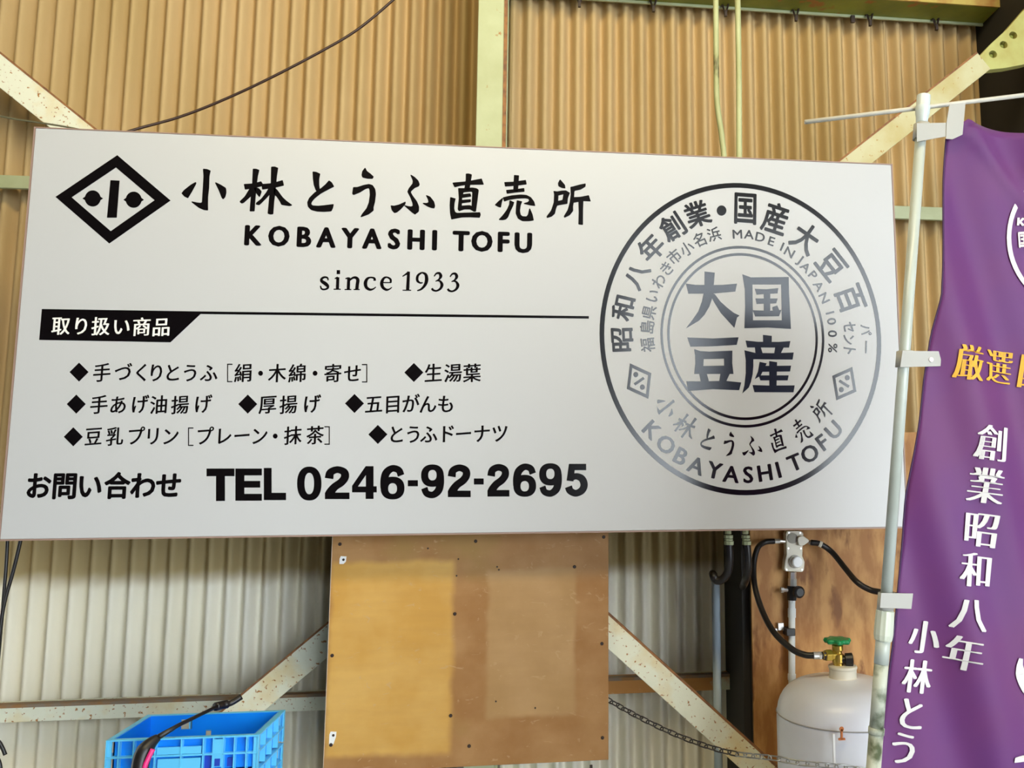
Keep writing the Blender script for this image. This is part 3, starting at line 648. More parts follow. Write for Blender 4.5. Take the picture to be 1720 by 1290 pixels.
letters('stamp_centre_lettering', [[px_poly(l, 8.6, 1145, 445, sm=False) for l in A_[:3]], [px_poly(l, 8.6, 1145, 445, sm=False) for l in A_[3:]], [px_poly(l, 8.6, 1145, 545, sm=False) for l in B_[:5]], [px_poly(l, 8.6, 1145, 545, sm=False) for l in B_[5:]]], M['navy'], sg, label='four heavy dark blue characters in the centre of the stamp')
# ------------------------------------------------------------------ plywood board
YL = .10
q = [P(560,880,YL), P(1024,860,YL), P(1020,1286,YL), P(543,1289.5,YL)]
zb = (q[2].z+q[3].z)/2; x0, x1 = (q[0].x+q[3].x)/2, (q[1].x+q[2].x)/2
pw = empty('plywood_board', (x0, YL, zb), label='weathered plywood board with two paler rectangles, below the sign', cat='board')
def OX(px, py): v = P(px, py, YL); return v.x, v.z
fr = []
ax_, az = OX(566,937); bx, bz = OX(764,1255); fr.append((ax_, bx, bz, az, .012, (.58,.31,.055), (.66,.39,.10)))
ax_, az = OX(828,950); bx, bz = OX(972,1192); fr.append((ax_, bx, bz, az, .010, (.42,.24,.085), (.50,.30,.125)))
bm = bmesh.new(); box(bm, (x0,YL,zb), (x1,YL+.012,1.75))
# the board's own material uses object coordinates measured from its parent; compensate so rectangles sit right
pm = plywood_mat([(a_, b_, c_, d_, s_, c1, c2) for a_, b_, c_, d_, s_, c1, c2 in fr])
obj('board', bm, pm, pw, bevel=.0012)
bm = bmesh.new(); box(bm, (x0-.0015,YL+.001,zb), (x0,YL+.011,1.75)); obj('board_edge', bm, mat('pale_ply_edge', (.70,.55,.42), .7), pw, label='pale cut edge of the board')
def board_bit(px, py, r, name='screw', m=M['screw'], par=pw):
    c = P(px, py, YL); bm = bmesh.new(); lathe(bm, [(r,0),(r,.0015),(r*.6,.003)], c, 10, Vector((0,-1,0))); return obj(name, bm, m, par, smooth=False)
for px, py in [(571,914),(799,909),(1014,902),(764,1031),(1011,1081),(757,1202),(1012,1239),(558,1101),(788,1253),(556,1251),(965,952)]: board_bit(px, py, .0048)
for px, py in [(770,939),(767,967),(835,952),(838,957),(833,1178),(899,1189),(719,921)]: board_bit(px, py, .0024, 'nail_hole')
for k, (px, py) in enumerate([(576,941),(559,1236)]):
    c = P(px, py, YL-.001); bm = bmesh.new()
    extrude_poly(bm, [c+Vector((dx,0,dz)) for dx, dz in ((-.009,-.010 if k == 0 else -.022),(.002,-.010 if k == 0 else -.022),(.008,-.004),(.009,.010),(-.006,.011),(-.009,.004))], .001)
    w = obj('paper_scrap', bm, M['ink_white'], pw, label='white paper scrap under a screw'); board_bit(px+1, py-1, .0035)
c = P(993,1287.5,YL-.002); bm = bmesh.new(); box(bm, c+Vector((-.004,-.004,-.03)), c+Vector((.0035,.003,.004)))
obj('dark_peg', bm, M['screw'], bevel=.0008, label='small dark peg at the bottom edge of the plywood board', cat='peg')
# added divider, blocks light from the right to darken the wall beside the board
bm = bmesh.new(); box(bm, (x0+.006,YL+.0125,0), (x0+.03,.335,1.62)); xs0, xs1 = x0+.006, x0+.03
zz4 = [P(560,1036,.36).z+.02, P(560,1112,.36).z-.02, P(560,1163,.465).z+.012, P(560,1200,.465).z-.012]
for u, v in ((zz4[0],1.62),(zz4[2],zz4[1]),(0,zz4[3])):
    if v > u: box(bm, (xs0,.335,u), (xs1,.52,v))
obj('light_divider', bm, M['dark'], label='added dark light-blocking divider behind the left edge of the plywood board', cat='light blocker')
# ------------------------------------------------------------------ brown panel box on the right
YR = .25
pl = P(1262,1000,YR).x; pr = P(1640,1000,YR).x; ptz = P(1530,726,YR).z
bp = empty('brown_panel', (pl, YR, 0), label='rough reddish brown plywood panel behind the gas cylinder', cat='panel')
bm = bmesh.new(); box(bm, (pl,YR,0), (pr,YR+.012,ptz)); obj('panel_sheet', bm, M['woodpanel'], bp, bevel=.001)
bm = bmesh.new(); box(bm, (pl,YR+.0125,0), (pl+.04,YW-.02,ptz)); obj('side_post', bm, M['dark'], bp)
bm = bmesh.new(); box(bm, (pl-.022,YR+.03,0), (pl-.001,YW-.02,ptz+.2)); obj('shade_slab', bm, M['dark'], bp, label='dark slab added as shade at the left edge of the panel')  # added near-black slab, the shade beside the panel put into its colour
# ------------------------------------------------------------------ gas cylinder
cy = -.10
cc = P(1418,1200,cy); cx0 = cc.x; rad = .178
def Zc(py, px=1418, y=cy-.10): return P(px, py, y).z
zs = Zc(1150); zn = P(1418,1143,cy).z; zk = P(1418,1118,cy).z
C0 = Vector((cx0, cy, 0))
gc = empty('gas_cylinder', (cx0, cy, 0), label='grey-white gas cylinder with brass valve standing by the brown panel', cat='gas cylinder')
zs = zn
zs = zk-.030; prof = [(rad*.9,.02),(rad,.03),(rad,zs-.105)]
for k in range(1, 10):
    t = k/10*math.pi/2; prof.append((.040+(rad-.040)*math.cos(t)**.62, zs-.105+.100*math.sin(t)**.9))
prof += [(.045,zs)]
bm = bmesh.new(); lathe(bm, prof, C0, 48); obj('body', bm, M['cyl'], gc, smooth=True)
bm = bmesh.new(); lathe(bm, [(.048,zs-.012),(.036,zs+.002),(.036,zk-.008),(.038,zk-.006),(.038,zk),(.034,zk+.002)], C0, 32); obj('neck_ring', bm, M['cream'], gc, smooth=True, bevel=.001, label='cream neck ring')
bm = bmesh.new(); zz = P(1400,1233,cy-rad).z; lathe(bm, [(rad+.0004,zz-.0014),(rad+.0016,zz),(rad+.0004,zz+.0014)], C0, 64); obj('weld_seam', bm, mat('seam', (.34,.33,.32), .6), gc)
ps = P(1400,1250,cy-rad*.98)
bm = bmesh.new(); box(bm, (ps.x-.0028,cy-rad-.001,.1), (ps.x+.0028,cy-rad*.985,zz)); obj('painted_stripe', bm, M['ink_white'], gc, label='thin white vertical stripe')
pr_ = P(1414,1229,cy-rad); bm = bmesh.new(); box(bm, (pr_.x-.002,cy-rad-.001,pr_.z-.018), (pr_.x+.002,cy-rad*.97,pr_.z+.006)); box(bm, (pr_.x-.008,cy-rad-.001,pr_.z-.020), (pr_.x+.008,cy-rad*.97,pr_.z-.016)); lathe(bm, [(.006,0),(.005,.002)], Vector((pr_.x,cy-rad+.001,pr_.z+.006)), 10, Vector((0,-1,0)))
obj('rust_mark', bm, mat('orange_rust', (.62,.20,.06), .8), gc, label='small orange rust mark')
# valve
V0 = Vector((P(1408,1118,cy).x, cy, zk))
def zv(py): return P(1408, py, cy).z
bm = bmesh.new()
HV = zv(1080)-zk
lathe(bm, [(r_, h_*HV) for r_, h_ in [(.013,-.05),(.013,.14),(.0155,.16),(.0155,.52),(.011,.56),(.011,.66),(.015,.69),(.015,.90),(.009,.93),(.007,1.0)]], V0, 16)
zo = zv(1100)-zk
lathe(bm, [(.013,0),(.013,.018),(.016,.019),(.016,.034),(.012,.035),(.012,.042)], V0+Vector((0,0,zo)), 6, Vector((-1,0,0)))
obj('valve', bm, M['brass'], gc, bevel=.0008, label='brass valve')
bm = bmesh.new(); lathe(bm, [(.010,0),(.010,.012),(.017,.014),(.018,.032),(.014,.034)], V0+Vector((.004,-.004,zv(1108)-zk)), 16, Vector((1,-.25,.05)).normalized()); obj('valve_cap', bm, M['black'], gc, smooth=False, label='black valve cap')
bm = bmesh.new(); hz = V0+Vector((0,0,zv(1076)-zk)); n = 48; ra = []
for (rr_, hh) in ((.010,-.006),(.022,-.004),(.031,-.006),(.034,0),(.031,.006),(.024,.005),(.012,.009)):
    ra.append([bm.verts.new(hz+Vector((math.cos(k*2*math.pi/n), math.sin(k*2*math.pi/n), 0))*rr_*(1+.13*math.cos(7*k*2*math.pi/n)*(rr_ > .03))+Vector((0,0,hh))) for k in range(n)])
for a2, b2 in zip(ra, ra[1:]):
    for k in range(n): bm.faces.new((a2[k], a2[(k+1)%n], b2[(k+1)%n], b2[k]))
bm.faces.new(ra[0][::-1]); bm.faces.new(ra[-1]); obj('handwheel', bm, M['green'], gc, smooth=True, label='green handwheel')
# ------------------------------------------------------------------ regulator on the panel
YQ = YR-.035
rg = empty('gas_regulator', P(1337,926,YQ), label='cream gas regulator with two round dials mounted on the brown panel', cat='regulator')
def rp(px, py): return P(px, py, YQ)
bm = bmesh.new(); extrude_poly(bm, [rp(*t) for t in [(1322,892),(1346,892),(1350,896),(1349,912),(1348,934),(1352,944),(1351,958),(1348,961),(1320,960),(1317,956),(1319,942),(1321,932),(1320,897)]], .03); obj('case', bm, M['cream'], rg, bevel=.003)
d = rp(1331,904); bm = bmesh.new(); lathe(bm, [(.016,0),(.016,.003),(.010,.0035)], d, 24, Vector((0,-1,0))); obj('dial_recess', bm, M['creamdark'], rg, label='dark recess')
d = rp(1345,908); bm = bmesh.new(); extrude_poly(bm, [d+Vector(v)+Vector((0,-.014,0)) for v in [(-.014,0,.005),(-.011,0,.012),(-.003,0,.015),(.006,0,.014),(.022,0,.003),(.022,0,-.003),(.006,0,-.013),(-.003,0,-.015),(-.011,0,-.012)]], .014); obj('changeover_lever', bm, M['cream'], rg, bevel=.002)
d = rp(1335,943); bm = bmesh.new(); lathe(bm, [(.020,0),(.020,.006),(.0175,.008),(.0175,.020),(.015,.023)], d, 28, Vector((.15,-1,0)).normalized()); obj('pressure_dial', bm, M['ink_white'], rg, smooth=False, bevel=.001, label='white pressure dial')
for px, py in [(1325,895),(1344,895),(1324,921),(1345,921),(1321,957),(1347,957)]:
    bm = bmesh.new(); lathe(bm, [(.0028,0),(.0028,.0015)], rp(px, py), 8, Vector((0,-1,0))); obj('screw', bm, M['steel'], rg)
for s_, pts in ((1,[(1320,910),(1310,909),(1302,909)]),):
    bm = bmesh.new(); c = [P(*t, YQ+.01) for t in pts]; tube(bm, [c[0],c[1]], .0055, 10); tube(bm, [c[1],c[2]+Vector((-.004,0,0))], .0075, 6); obj('inlet_fitting', bm, M['steel'], rg, label='steel inlet fitting')
bm = bmesh.new(); a = P(1358,911,YQ); tube(bm, [a, a+Vector((.010,0,0))], .007, 6); obj('outlet_fitting', bm, M['steel'], rg, label='steel outlet fitting')
# riser pipe with cock
gp_ = empty('gas_pipe', P(1330,1140,YQ+.012), label='white gas riser pipe with black cock under the regulator', cat='pipe')
def pp(px, py, dy=0): return P(px, py, YQ+.012+dy)
bm = bmesh.new(); tube(bm, [pp(1331,961), pp(1331,972)], .012, 6); tube(bm, [pp(1331,972), pp(1331,985)], .014, 8); obj('union_nut', bm, M['steel'], gp_, label='steel union nut')
bm = bmesh.new(); tube(bm, [pp(1330,984), pp(1330,1008)], .015, 8); obj('cock_body', bm, M['black'], gp_, label='black gas cock')
bm = bmesh.new(); lathe(bm, [(.010,-.002),(.010,.012),(.018,.014),(.018,.026),(.012,.030)], pp(1336,993,-.012), 14, Vector((.2,-1,0)).normalized()); obj('cock_knob', bm, M['black'], gp_, label='black round knob')
bm = bmesh.new(); tube(bm, [pp(1326,991), pp(1313,991)], .006, 8); tube(bm, [pp(1316,991), pp(1311,991)], .009, 8); obj('test_plug', bm, M['steel'], gp_, label='steel test plug')
bm = bmesh.new(); tube(bm, [pp(1330,1008), pp(1330,1013)], .011, 8); tube(bm, [pp(1330,1013), pp(1330,1022)], .0105, 14); tube(bm, [pp(1330,1022), pp(1330,1037)], .0125, 14); tube(bm, [pp(1330,1037), pp(1330,1140), pp(1330,1148)], .0105, 14); tube(bm, [pp(1330,1132), pp(1330,1142)], .0125, 14); tube(bm, [pp(1330,1142), P(1330,1142,YQ+.012)-Vector((0,0,P(1330,1142,YQ+.012).z-.02))], .0105, 14)
obj('riser', bm, M['pipe'], gp_, smooth=False)
bm = bmesh.new(); c = pp(1326,1060); box(bm, c+Vector((-.014,-.016,-.012)), c+Vector((.014,.03,.010))); obj('pipe_clamp', bm, M['black'], gp_, bevel=.002, label='black pipe clamp')
bm = bmesh.new(); c = pp(1312,1052,.012); box(bm, c+Vector((-.010,-.002,-.012)), c+Vector((.008,.012,.010))); box(bm, c+Vector((-.020,0,-.020)), c+Vector((-.012,.012,-.006))); obj('clamp_foot', bm, M['steel'], gp_, bevel=.001, label='steel clamp foot')
# hoses
def hose(name, pts, r, label, par=None, m=M['black'], n=8):
    c = catmull([P(*t) for t in pts], n); e = empty(name, c[0], label=label, cat='hose')
    bm = bmesh.new(); tube(bm, c, r, 12); obj('hose_body', bm, m, e, smooth=True); return e, c
e, c = hose('rubber_hose', [(1301,909,.215),(1284,911,.215),(1272,922,.20),(1266,950,.18),(1268,985,.14),(1280,1025,.08),(1300,1062,0),(1330,1090,-.06),(1352,1100,-.09),(1370,1101,-.10)], .0085, 'black rubber hose looping left of the regulator down to the cylinder valve')
for k, (u, v) in enumerate(((1366,1375),(1375,1379),(1379,1384))):
    bm = bmesh.new(); tube(bm, [P(u,1101,-.10), P(v,1101,-.10)], (.0095,.011,.009)[k], (12,6,12)[k]); obj('hose_fitting', bm, (M['steel'], M['steel'], M['black'])[k], e)
bm = bmesh.new(); tube(bm, [P(1383,1101,-.10), P(1396,1101,-.10)], .012, 8); obj('coupling_nut', bm, M['screw'], e, label='dark coupling nut')
e, c = hose('rubber_hose', [(1362,911,.205),(1378,914,.20),(1398,928,.19),(1420,955,.14),(1440,978,.08),(1462,991,.06),(1485,996,.03),(1530,1010,0),(1590,1060,-.02)], .0088, 'black rubber hose from the regulator to the right, passing behind the pole')
bm = bmesh.new(); tube(bm, [c[7], c[9]], .0098, 12); obj('hose_band', bm, M['cream'], e, label='pale band on the hose')
YH = .08
e, c = hose('drain_hose', [(1224,914,YH),(1225,940,YH),(1222,962,YH+.01),(1212,974,YH+.02),(1202,974,YH+.03),(1198,966,YH+.04),(1197,964,.2)], .012, 'thick black hose under the left thin pipe, curling up at its end')
bm = bmesh.new(); [tube(bm, [P(1223+i*.5,y0,YH), P(1223+i*.5,y1,YH)], r, 8) for i, (y0, y1, r) in enumerate([(889,897,.0095),(899,904,.0135),(905,908,.0125),(909,915,.0140)])]; obj('pipe_fitting', bm, M['paint_clean'], e, label='pale green pipe fitting')
e, c = hose('drain_hose', [(1254,914,YH),(1256,935,YH),(1256,958,YH+.01),(1252,975,YH+.05),(1248,985,.28)], .0115, 'thick black hose under the right thin pipe, beside the brown panel')
bm = bmesh.new(); [tube(bm, [P(1252+i*.7,y0,YH), P(1252+i*.7,y1,YH)], r, 8) for i, (y0, y1, r) in enumerate([(889,897,.0095),(899,904,.0125),(905,908,.0115),(909,915,.0135)])]; obj('pipe_fitting', bm, M['paint_clean'], e, label='pale green pipe fitting')
a = P(1202,975,.36); bm = bmesh.new(); tube(bm, [a, Vector((a.x,a.y,.0))], .013, 12); obj('drain_pipe', bm, M['bluegrey'], smooth=True, label='blue-grey pipe running down the corrugated wall right of the plywood board', cat='pipe')
# ------------------------------------------------------------------ chain
ca = [P(1005,1166,.135), P(1024,1177,.130), P(1080,1208,.03), P(1150,1240,-.06), P(1225,1264,-.16), P(1290,1272,-.24)]
arc = [P(1305,1274,-.255), P(1340,1281,-.285), P(1380,1285,-.298), P(1420,1289,-.30), P(1465,1296,-.30), P(1510,1304,-.28)]
path = catmull(ca+arc, 10)
tot = [0]
for a, b in zip(path, path[1:]): tot.append(tot[-1]+(b-a).length)
def along(s):
    for i in range(len(tot)-1):
        if tot[i+1] >= s: return path[i].lerp(path[i+1], (s-tot[i])/max(tot[i+1]-tot[i], 1e-6))
    return path[-1]
ch = empty('chain', path[0], label='thin steel chain hanging from the plywood board across to the gas cylinder', cat='chain')
LK = .0235; i = 0; s = 0.0
def linkmesh():
    bm = bmesh.new(); pts = []; L, w = .0155, .0065
    for k in range(8): t = -math.pi/2+k*math.pi/7; pts.append(Vector((L-w+w*math.cos(t), w*math.sin(t), 0)))
    for k in range(8): t = math.pi/2+k*math.pi/7; pts.append(Vector((-(L-w)+w*math.cos(t), w*math.sin(t), 0)))
    pts.append(pts[0]); tube(bm, pts, .0018, 6, caps=False)
    me = bpy.data.meshes.new('chain_link'); bm.to_mesh(me); bm.free()
    for p in me.polygons: p.use_smooth = True
    return me
lm = linkmesh(); lm.materials.append(M['chain']); lmb = lm.copy(); lmb.materials.clear(); lmb.materials.append(M['chainb'])
while s < tot[-1]-LK:
    a, b = along(s), along(s+LK); mid = (a+b)/2
    F_ = frame_of(a, b, Vector((0,-1,.2)))
    F_ = F_ @ Matrix.Rotation(math.radians(35 if i % 2 else -50), 4, 'X')
    o = bpy.data.objects.new('chain_link', lmb if mid.x > P(1245,1270,-.2).x else lm); COL.objects.link(o); o.parent = ch
    F_.translation = mid-ch.location; o.matrix_local = F_; s += LK; i += 1
# ------------------------------------------------------------------ blue crates
CB = P(178,1243,-.22); CB2 = P(436,1240,-.22)
cw = (CB2.x-CB.x); cl = .21; chh = P(178,1243,-.22).z-P(178,1287,-.22).z; chh = .078
def crate():
    r = empty('plastic_crate', (0,0,0))
    t = .003; w, l, h = cw, cl, chh
    bm = bmesh.new(); g_ = .012
    hw = [(w*.30,w*.42)]
    # inner walls with square openings in the rear wall, floor
    box(bm, (g_,g_,.0), (w-g_,l-g_,.004))
    box(bm, (g_,g_,.0), (w-g_,g_+t,h-.002))
    box(bm, (g_,g_,.0), (g_+t,l-g_,h-.002)); box(bm, (w-g_-t,g_,.0), (w-g_,l-g_,h-.002))
    # rear wall pieces round two openings
    y0, y1 = l-g_-t, l-g_
    xs = [g_, w*.26, w*.34, w*.44, w*.48, w*.84, w*.88, w-g_]
    for k in range(7):
        if k in (1, 3, 5):
            zo = (.042,.066) if k == 1 else (.020,.040)
            box(bm, (xs[k],y0,0), (xs[k+1],y1,zo[0])); box(bm, (xs[k],y0,zo[1]), (xs[k+1],y1,h-.002))
        else: box(bm, (xs[k],y0,0), (xs[k+1],y1,h-.002))
    obj('crate_walls', bm, M['blue'], r)
    bm = bmesh.new()
    for zz_ in (h-.005, h*.46):
        d_ = .004
        box(bm, (0,0,zz_), (w,g_,zz_+d_)); box(bm, (0,l-g_,zz_), (w,l,zz_+d_)); box(bm, (0,g_,zz_), (g_,l-g_,zz_+d_)); box(bm, (w-g_,g_,zz_), (w,l-g_,zz_+d_))
    obj('rim', bm, M['lblue'], r, bevel=.0008, label='pale blue rim and mid rail')
    rb = bmesh.new(); box(rb, (-.0015,0,.002), (.0015,g_,h-.004)); me = bpy.data.meshes.new('rib'); rb.to_mesh(me); rb.free(); me.materials.append(M['lblue'])
    for fx_ in (.005,.085,.18,.32,.49,.635,.70,.765,.84,.92,.995):
        for yy in (0, l-g_):
            o = bpy.data.objects.new('rib', me); COL.objects.link(o); o.parent = r; o.location = (w*fx_, yy, 0)
    rb = bmesh.new(); box(rb, (0,-.0015,.002), (g_,.0015,h-.004)); me2 = bpy.data.meshes.new('rib'); rb.to_mesh(me2); rb.free(); me2.materials.append(M['lblue'])
    for fy in (.02,.26,.5,.74,.98):
        for xx in (0, w-g_):
            o = bpy.data.objects.new('rib', me2); COL.objects.link(o); o.parent = r; o.location = (xx, l*fy, 0)
    bm = bmesh.new(); box(bm, (w*.34,.002,.006), (w*.62,.006,h*.40)); box(bm, (w*.33,.003,h*.52), (w*.62,.007,h*.72)); box(bm, (w*.70,.001,.010), (w*.765,.004,h*.9)); obj('label_plate', bm, M['lblue'], r, label='flat pale plates on the front wall')
    bm = bmesh.new(); box(bm, (w*.715,-.0006,.012), (w*.75,.0012,h*.36)); box(bm, (w*.79,.008,.008), (w*.83,.0115,h*.34)); box(bm, (w*.64,.008,.004), (w*.69,.0115,h*.42)); obj('hand_slots', bm, mat('deep_blue', (.01,.05,.45), .5), r, label='deep blue slots')
    return r
proto = crate()
zt_ = CB.z-chh; pos = []; k = 0
rz = math.radians(-1)
nst = int(zt_/(chh+.0012))
for k in range(nst+1):
    if k == 0: o = proto
    else:
        o = proto.copy(); COL.objects.link(o)
        for chd in list(proto.children):
            c2 = chd.copy(); COL.objects.link(c2); c2.parent = o
    dx = 0 if k == 0 else random.uniform(-.004,.006)
    o.location = (CB.x+dx, -.22+dx, zt_-k*(chh+.0012)); o.rotation_euler = (0,0,rz)
    names = ['topmost blue plastic crate of the stack, open and empty, under the sign\'s left half', 'second blue plastic crate from the top of the stack']
    tag(o, label=names[k] if k < 2 else 'blue plastic crate lower in the stack, below the frame', cat='crate', group='stacked blue crates')
basez = zt_-nst*(chh+.0012)
bm = bmesh.new(); box(bm, (CB.x,-.2,0), (CB.x+cw,-.02,basez-.001)); obj('crate_dolly', bm, M['dark'], label='low dark dolly carrying the blue crates', cat='dolly')
# black handled tool lying over the crate
tl = empty('black_squeegee', P(300,1230,-.26), label='black long-handled tool with a pink inner edge leaning over the blue crate', cat='tool')
bm = bmesh.new(); q = [P(266,1238,-.265), P(300,1218,-.22), P(366,1186,-.12)]; tube(bm, q, [.0065,.0045,.004], 10); obj('handle', bm, M['black'], tl, smooth=True)
bm = bmesh.new(); q = catmull([P(362,1187,-.12), P(374,1184,-.10), P(388,1181,-.09), P(406,1170,-.08)], 5)
tube(bm, q, [.010 if k < 9 else .007 for k in range(len(q))], 10); obj('grip', bm, M['black'], tl, smooth=True)
bm = bmesh.new(); q = catmull([P(266,1238,-.27), P(252,1250,-.28), P(240,1268,-.29), P(234,1300,-.30), P(232,1330,-.30)], 5)
tube(bm, q, [.008+.010*min(1,k/8) for k in range(len(q))], 10); obj('head', bm, M['black'], tl, smooth=True)
bm = bmesh.new(); q = catmull([P(257,1258,-.30), P(250,1272,-.305), P(243,1290,-.31), P(240,1325,-.31)], 5); tube(bm, q, .0055, 8); obj('pink_strip', bm, M['pink'], tl, smooth=True, label='pink strip')
# ------------------------------------------------------------------ cords
def cord(name, pts, r, label, m=M['black'], cat='cord'):
    bm = bmesh.new(); tube(bm, catmull([P(*t) for t in pts], 8), r, 8); return obj(name, bm, m, smooth=True, label=label, cat=cat)
cord('electric_cable', [(700,-40,.16),(658,2,.16),(600,50,.16),(540,86,.16),(450,133,.16),(370,170,.16),(300,197,.15),(225,218,.12),(160,240,.08)], .0040, 'black cord sagging from the top edge down to the top left of the sign', mat('brown_black_cord', (.035,.012,.006), .5))
cord('thin_wire', [(-30,188,.2),(20,199,.2),(60,205,.2),(110,213,.2),(170,225,.2)], .0028, 'thin grey wire above the top left corner of the sign', mat('grey_wire', (.14,.13,.07), .5))
cord('electric_cable', [(14,880,.1),(11,940,.1),(8,980,.1),(4,1030,.1),(-4,1120,.1)], .0042, 'black cable at the left edge below the sign, the more upright of two')
cord('electric_cable', [(40,880,.09),(33,915,.09),(22,960,.09),(8,1010,.09),(0,1060,.09),(-10,1150,.09)], .0046, 'black cable at the left edge below the sign, the more slanted of two')
hk = empty('black_strap', P(0,1250,.0), label='black curved strap end at the bottom left edge of the picture', cat='strap')
bm = bmesh.new(); tube(bm, catmull([P(-25,1232,0), P(-4,1244,0), P(4,1256,0), P(9,1268,0)], 6), .0045, 8); obj('strap_loop', bm, M['black'], hk, smooth=True)
bm = bmesh.new(); tube(bm, catmull([P(-12,1258,0), P(-3,1275,0), P(1,1290,0), P(2,1320,0)], 6), .0042, 8); obj('strap_tail', bm, M['black'], hk, smooth=True)
# ------------------------------------------------------------------ banner pole and banner
YN = -.95
def PN(px, py, dy=0): return P(px, py, YN+dy)
def pole_x(py): return 1551.3-.0747*(py-165)
pole = empty('banner_pole', (PN(1470,1290).x, YN, 0), label='pale telescopic banner pole leaning in front of the sign\'s right end', cat='pole')
a, b = PN(pole_x(185),185), PN(pole_x(1040),1040); bm = bmesh.new(); tube(bm, [a,b], .0100, 20); obj('upper_tube', bm, M['pole'], pole, smooth=True)
ax3 = (b-a).normalized()
bm = bmesh.new(); t0 = PN(pole_x(160),160); lathe(bm, [(.009,0),(.0125,.001),(.0125,.022),(.0135,.023),(.0130,.036),(.0115,.042),(.0105,.055)], t0, 24, ax3); obj('end_cap', bm, mat('cap_white', (.58,.64,.63), .25), pole, smooth=True, bevel=.0005, label='pale blue-white end cap')
bm = bmesh.new(); t1 = PN(pole_x(1024),1024)
n = 24; ra = []
for (r_, h_) in ((.012,0),(.0155,.002),(.0165,.030),(.0165,.042),(.0150,.050),(.0140,.052)):
    u = ax3.orthogonal().normalized(); v = ax3.cross(u)
    ra.append([bm.verts.new(t1+ax3*h_+(u*math.cos(k*2*math.pi/n)+v*math.sin(k*2*math.pi/n))*r_*(1-.05*(k%2))) for k in range(n)])
for a2, b2 in zip(ra, ra[1:]):
    for k in range(n): bm.faces.new((a2[k], a2[(k+1)%n], b2[(k+1)%n], b2[k]))
bm.faces.new(ra[0][::-1]); bm.faces.new(ra[-1]); obj('coupling', bm, mat('coupling_cream', (.55,.58,.47), .35), pole, smooth=False, label='ribbed cream coupling')
a = PN(pole_x(1070),1070); b = PN(pole_x(1115),1115); bm = bmesh.new(); tube(bm, [a,b], .0125, 20); obj('middle_tube', bm, M['pole'], pole, smooth=True)
end = a+ax3*((a.z-.02)/-ax3.z)
bm = bmesh.new(); tube(bm, [b, PN(pole_x(1225),1225)], .0120, 20); tube(bm, [PN(pole_x(1222),1222), PN(pole_x(1233),1233)], .0135, 20); tube(bm, [PN(pole_x(1233),1233), end], .0122, 20); obj('lower_tube', bm, M['pole_dirty'], pole, smooth=True, label='mouldy lower tube')
bm = bmesh.new(); box(bm, (end.x-.16,YN-.16,0), (end.x+.16,YN+.16,.05)); obj('base', bm, M['concrete'], pole, bevel=.01)
a, b = PN(1352,205,.012), PN(1800,150,.012); bm = bmesh.new(); tube(bm, [a,b], .0042, 12); cr = obj('cross_rod', bm, M['rod'], smooth=True, label='thin white cross rod through the top of the banner pole', cat='rod')
# cloth
def wave(x, z_):
    s_ = x+.12*z_
    return .010*math.sin(s_*21+1.0)+.006*math.sin(s_*47+z_*5)+.004*math.sin(z_*13+x*9)
def NB(px, py, dy=0.0):
    v = P(px, py, YN-.005); v.y += wave(v.x, v.z)+dy; return v
left = [(205,1619),(214,1606),(232,1590),(300,1585),(400,1580),(500,1575),(560,1561),(640,1549),(720,1541),(830,1526),(910,1521),(960,1515),(1000,1509),(1060,1502),(1180,1490),(1290,1479),(1480,1462),(1900,1430)]
def left_x(py):
    for (y0, x0_), (y1, x1_) in zip(left, left[1:]):
        if y0 <= py <= y1: return x0_+(x1_-x0_)*(py-y0)/(y1-y0)
    return left[-1][1]
bn = empty('purple_banner', PN(1600,230), label='purple vertical shop banner with yellow and white characters at the right edge', cat='banner')
NU, NV = 60, 110
V = []; Fc = []
for j in range(NV+1):
    tt = j/NV
    for i_ in range(NU+1):
        u = i_/NU
        py0 = 205+tt*1500; xl = left_x(min(py0, 1890)); px = xl+u*432
        py = py0+(px-1619)*(.20 if True else 0)*(1-tt)**6 + u*40*tt
        v = NB(px, py)
        # tension fold running down from the corner tab
        d_ = (px-1619)*.80-(py-205)*.60
        v.y += -.014*math.exp(-(d_/11)**2)*max(0, 1-((py-205)/260)) if py < 470 else 0
        V.append(tuple(v))
for j in range(NV):
    for i_ in range(NU): a = j*(NU+1)+i_; Fc.append((a, a+1, a+NU+2, a+NU+1))
me = bpy.data.meshes.new('cloth'); me.from_pydata(V, [], Fc)
for p in me.polygons: p.use_smooth = True
cl_ = link('cloth', me, M['purple'], bn); so = cl_.modifiers.new('thick', 'SOLIDIFY'); so.thickness = .0008
bm = bmesh.new(); tube(bm, [NB(left_x(py)+.5, py) for py in range(232, 1690, 12)], .0018, 6); obj('hem', bm, mat('dark_hem', (.05,.012,.07), .7), bn, label='dark hem along the left edge')
def banner_text(name, items, m, weight, label, rot=7.3, sw=.80):
    e = bpy.data.objects.new(name, None); COL.objects.link(e); e.parent = bn; e.location = -bn.location; e['label'] = label
    for ch_, px, py, sz in items:
        c_, s_ = math.cos(math.radians(rot)), math.sin(math.radians(rot)); k_ = J(sz); V = []; Fc = []
        for n_, (vs, fs) in enumerate(glyph(ch_, weight=weight, thin=True)):
            o = len(V); V += [tuple(NB(px+(a*k_*sw)*c_+(b*k_)*s_, py+(a*k_*sw)*s_-(b*k_)*c_, -.0035-n_*3e-5)) for a, b in vs]; Fc += [tuple(i_+o for i_ in f) for f in fs]
        me = bpy.data.meshes.new('character'); me.from_pydata(V, [], Fc); link('character', me, m, e)
banner_text('yellow_lettering', [('厳',1621,612,61),('選',1678,617,61),('国',1737,625,61)], M['yellow'], (.048,.004), 'yellow characters')
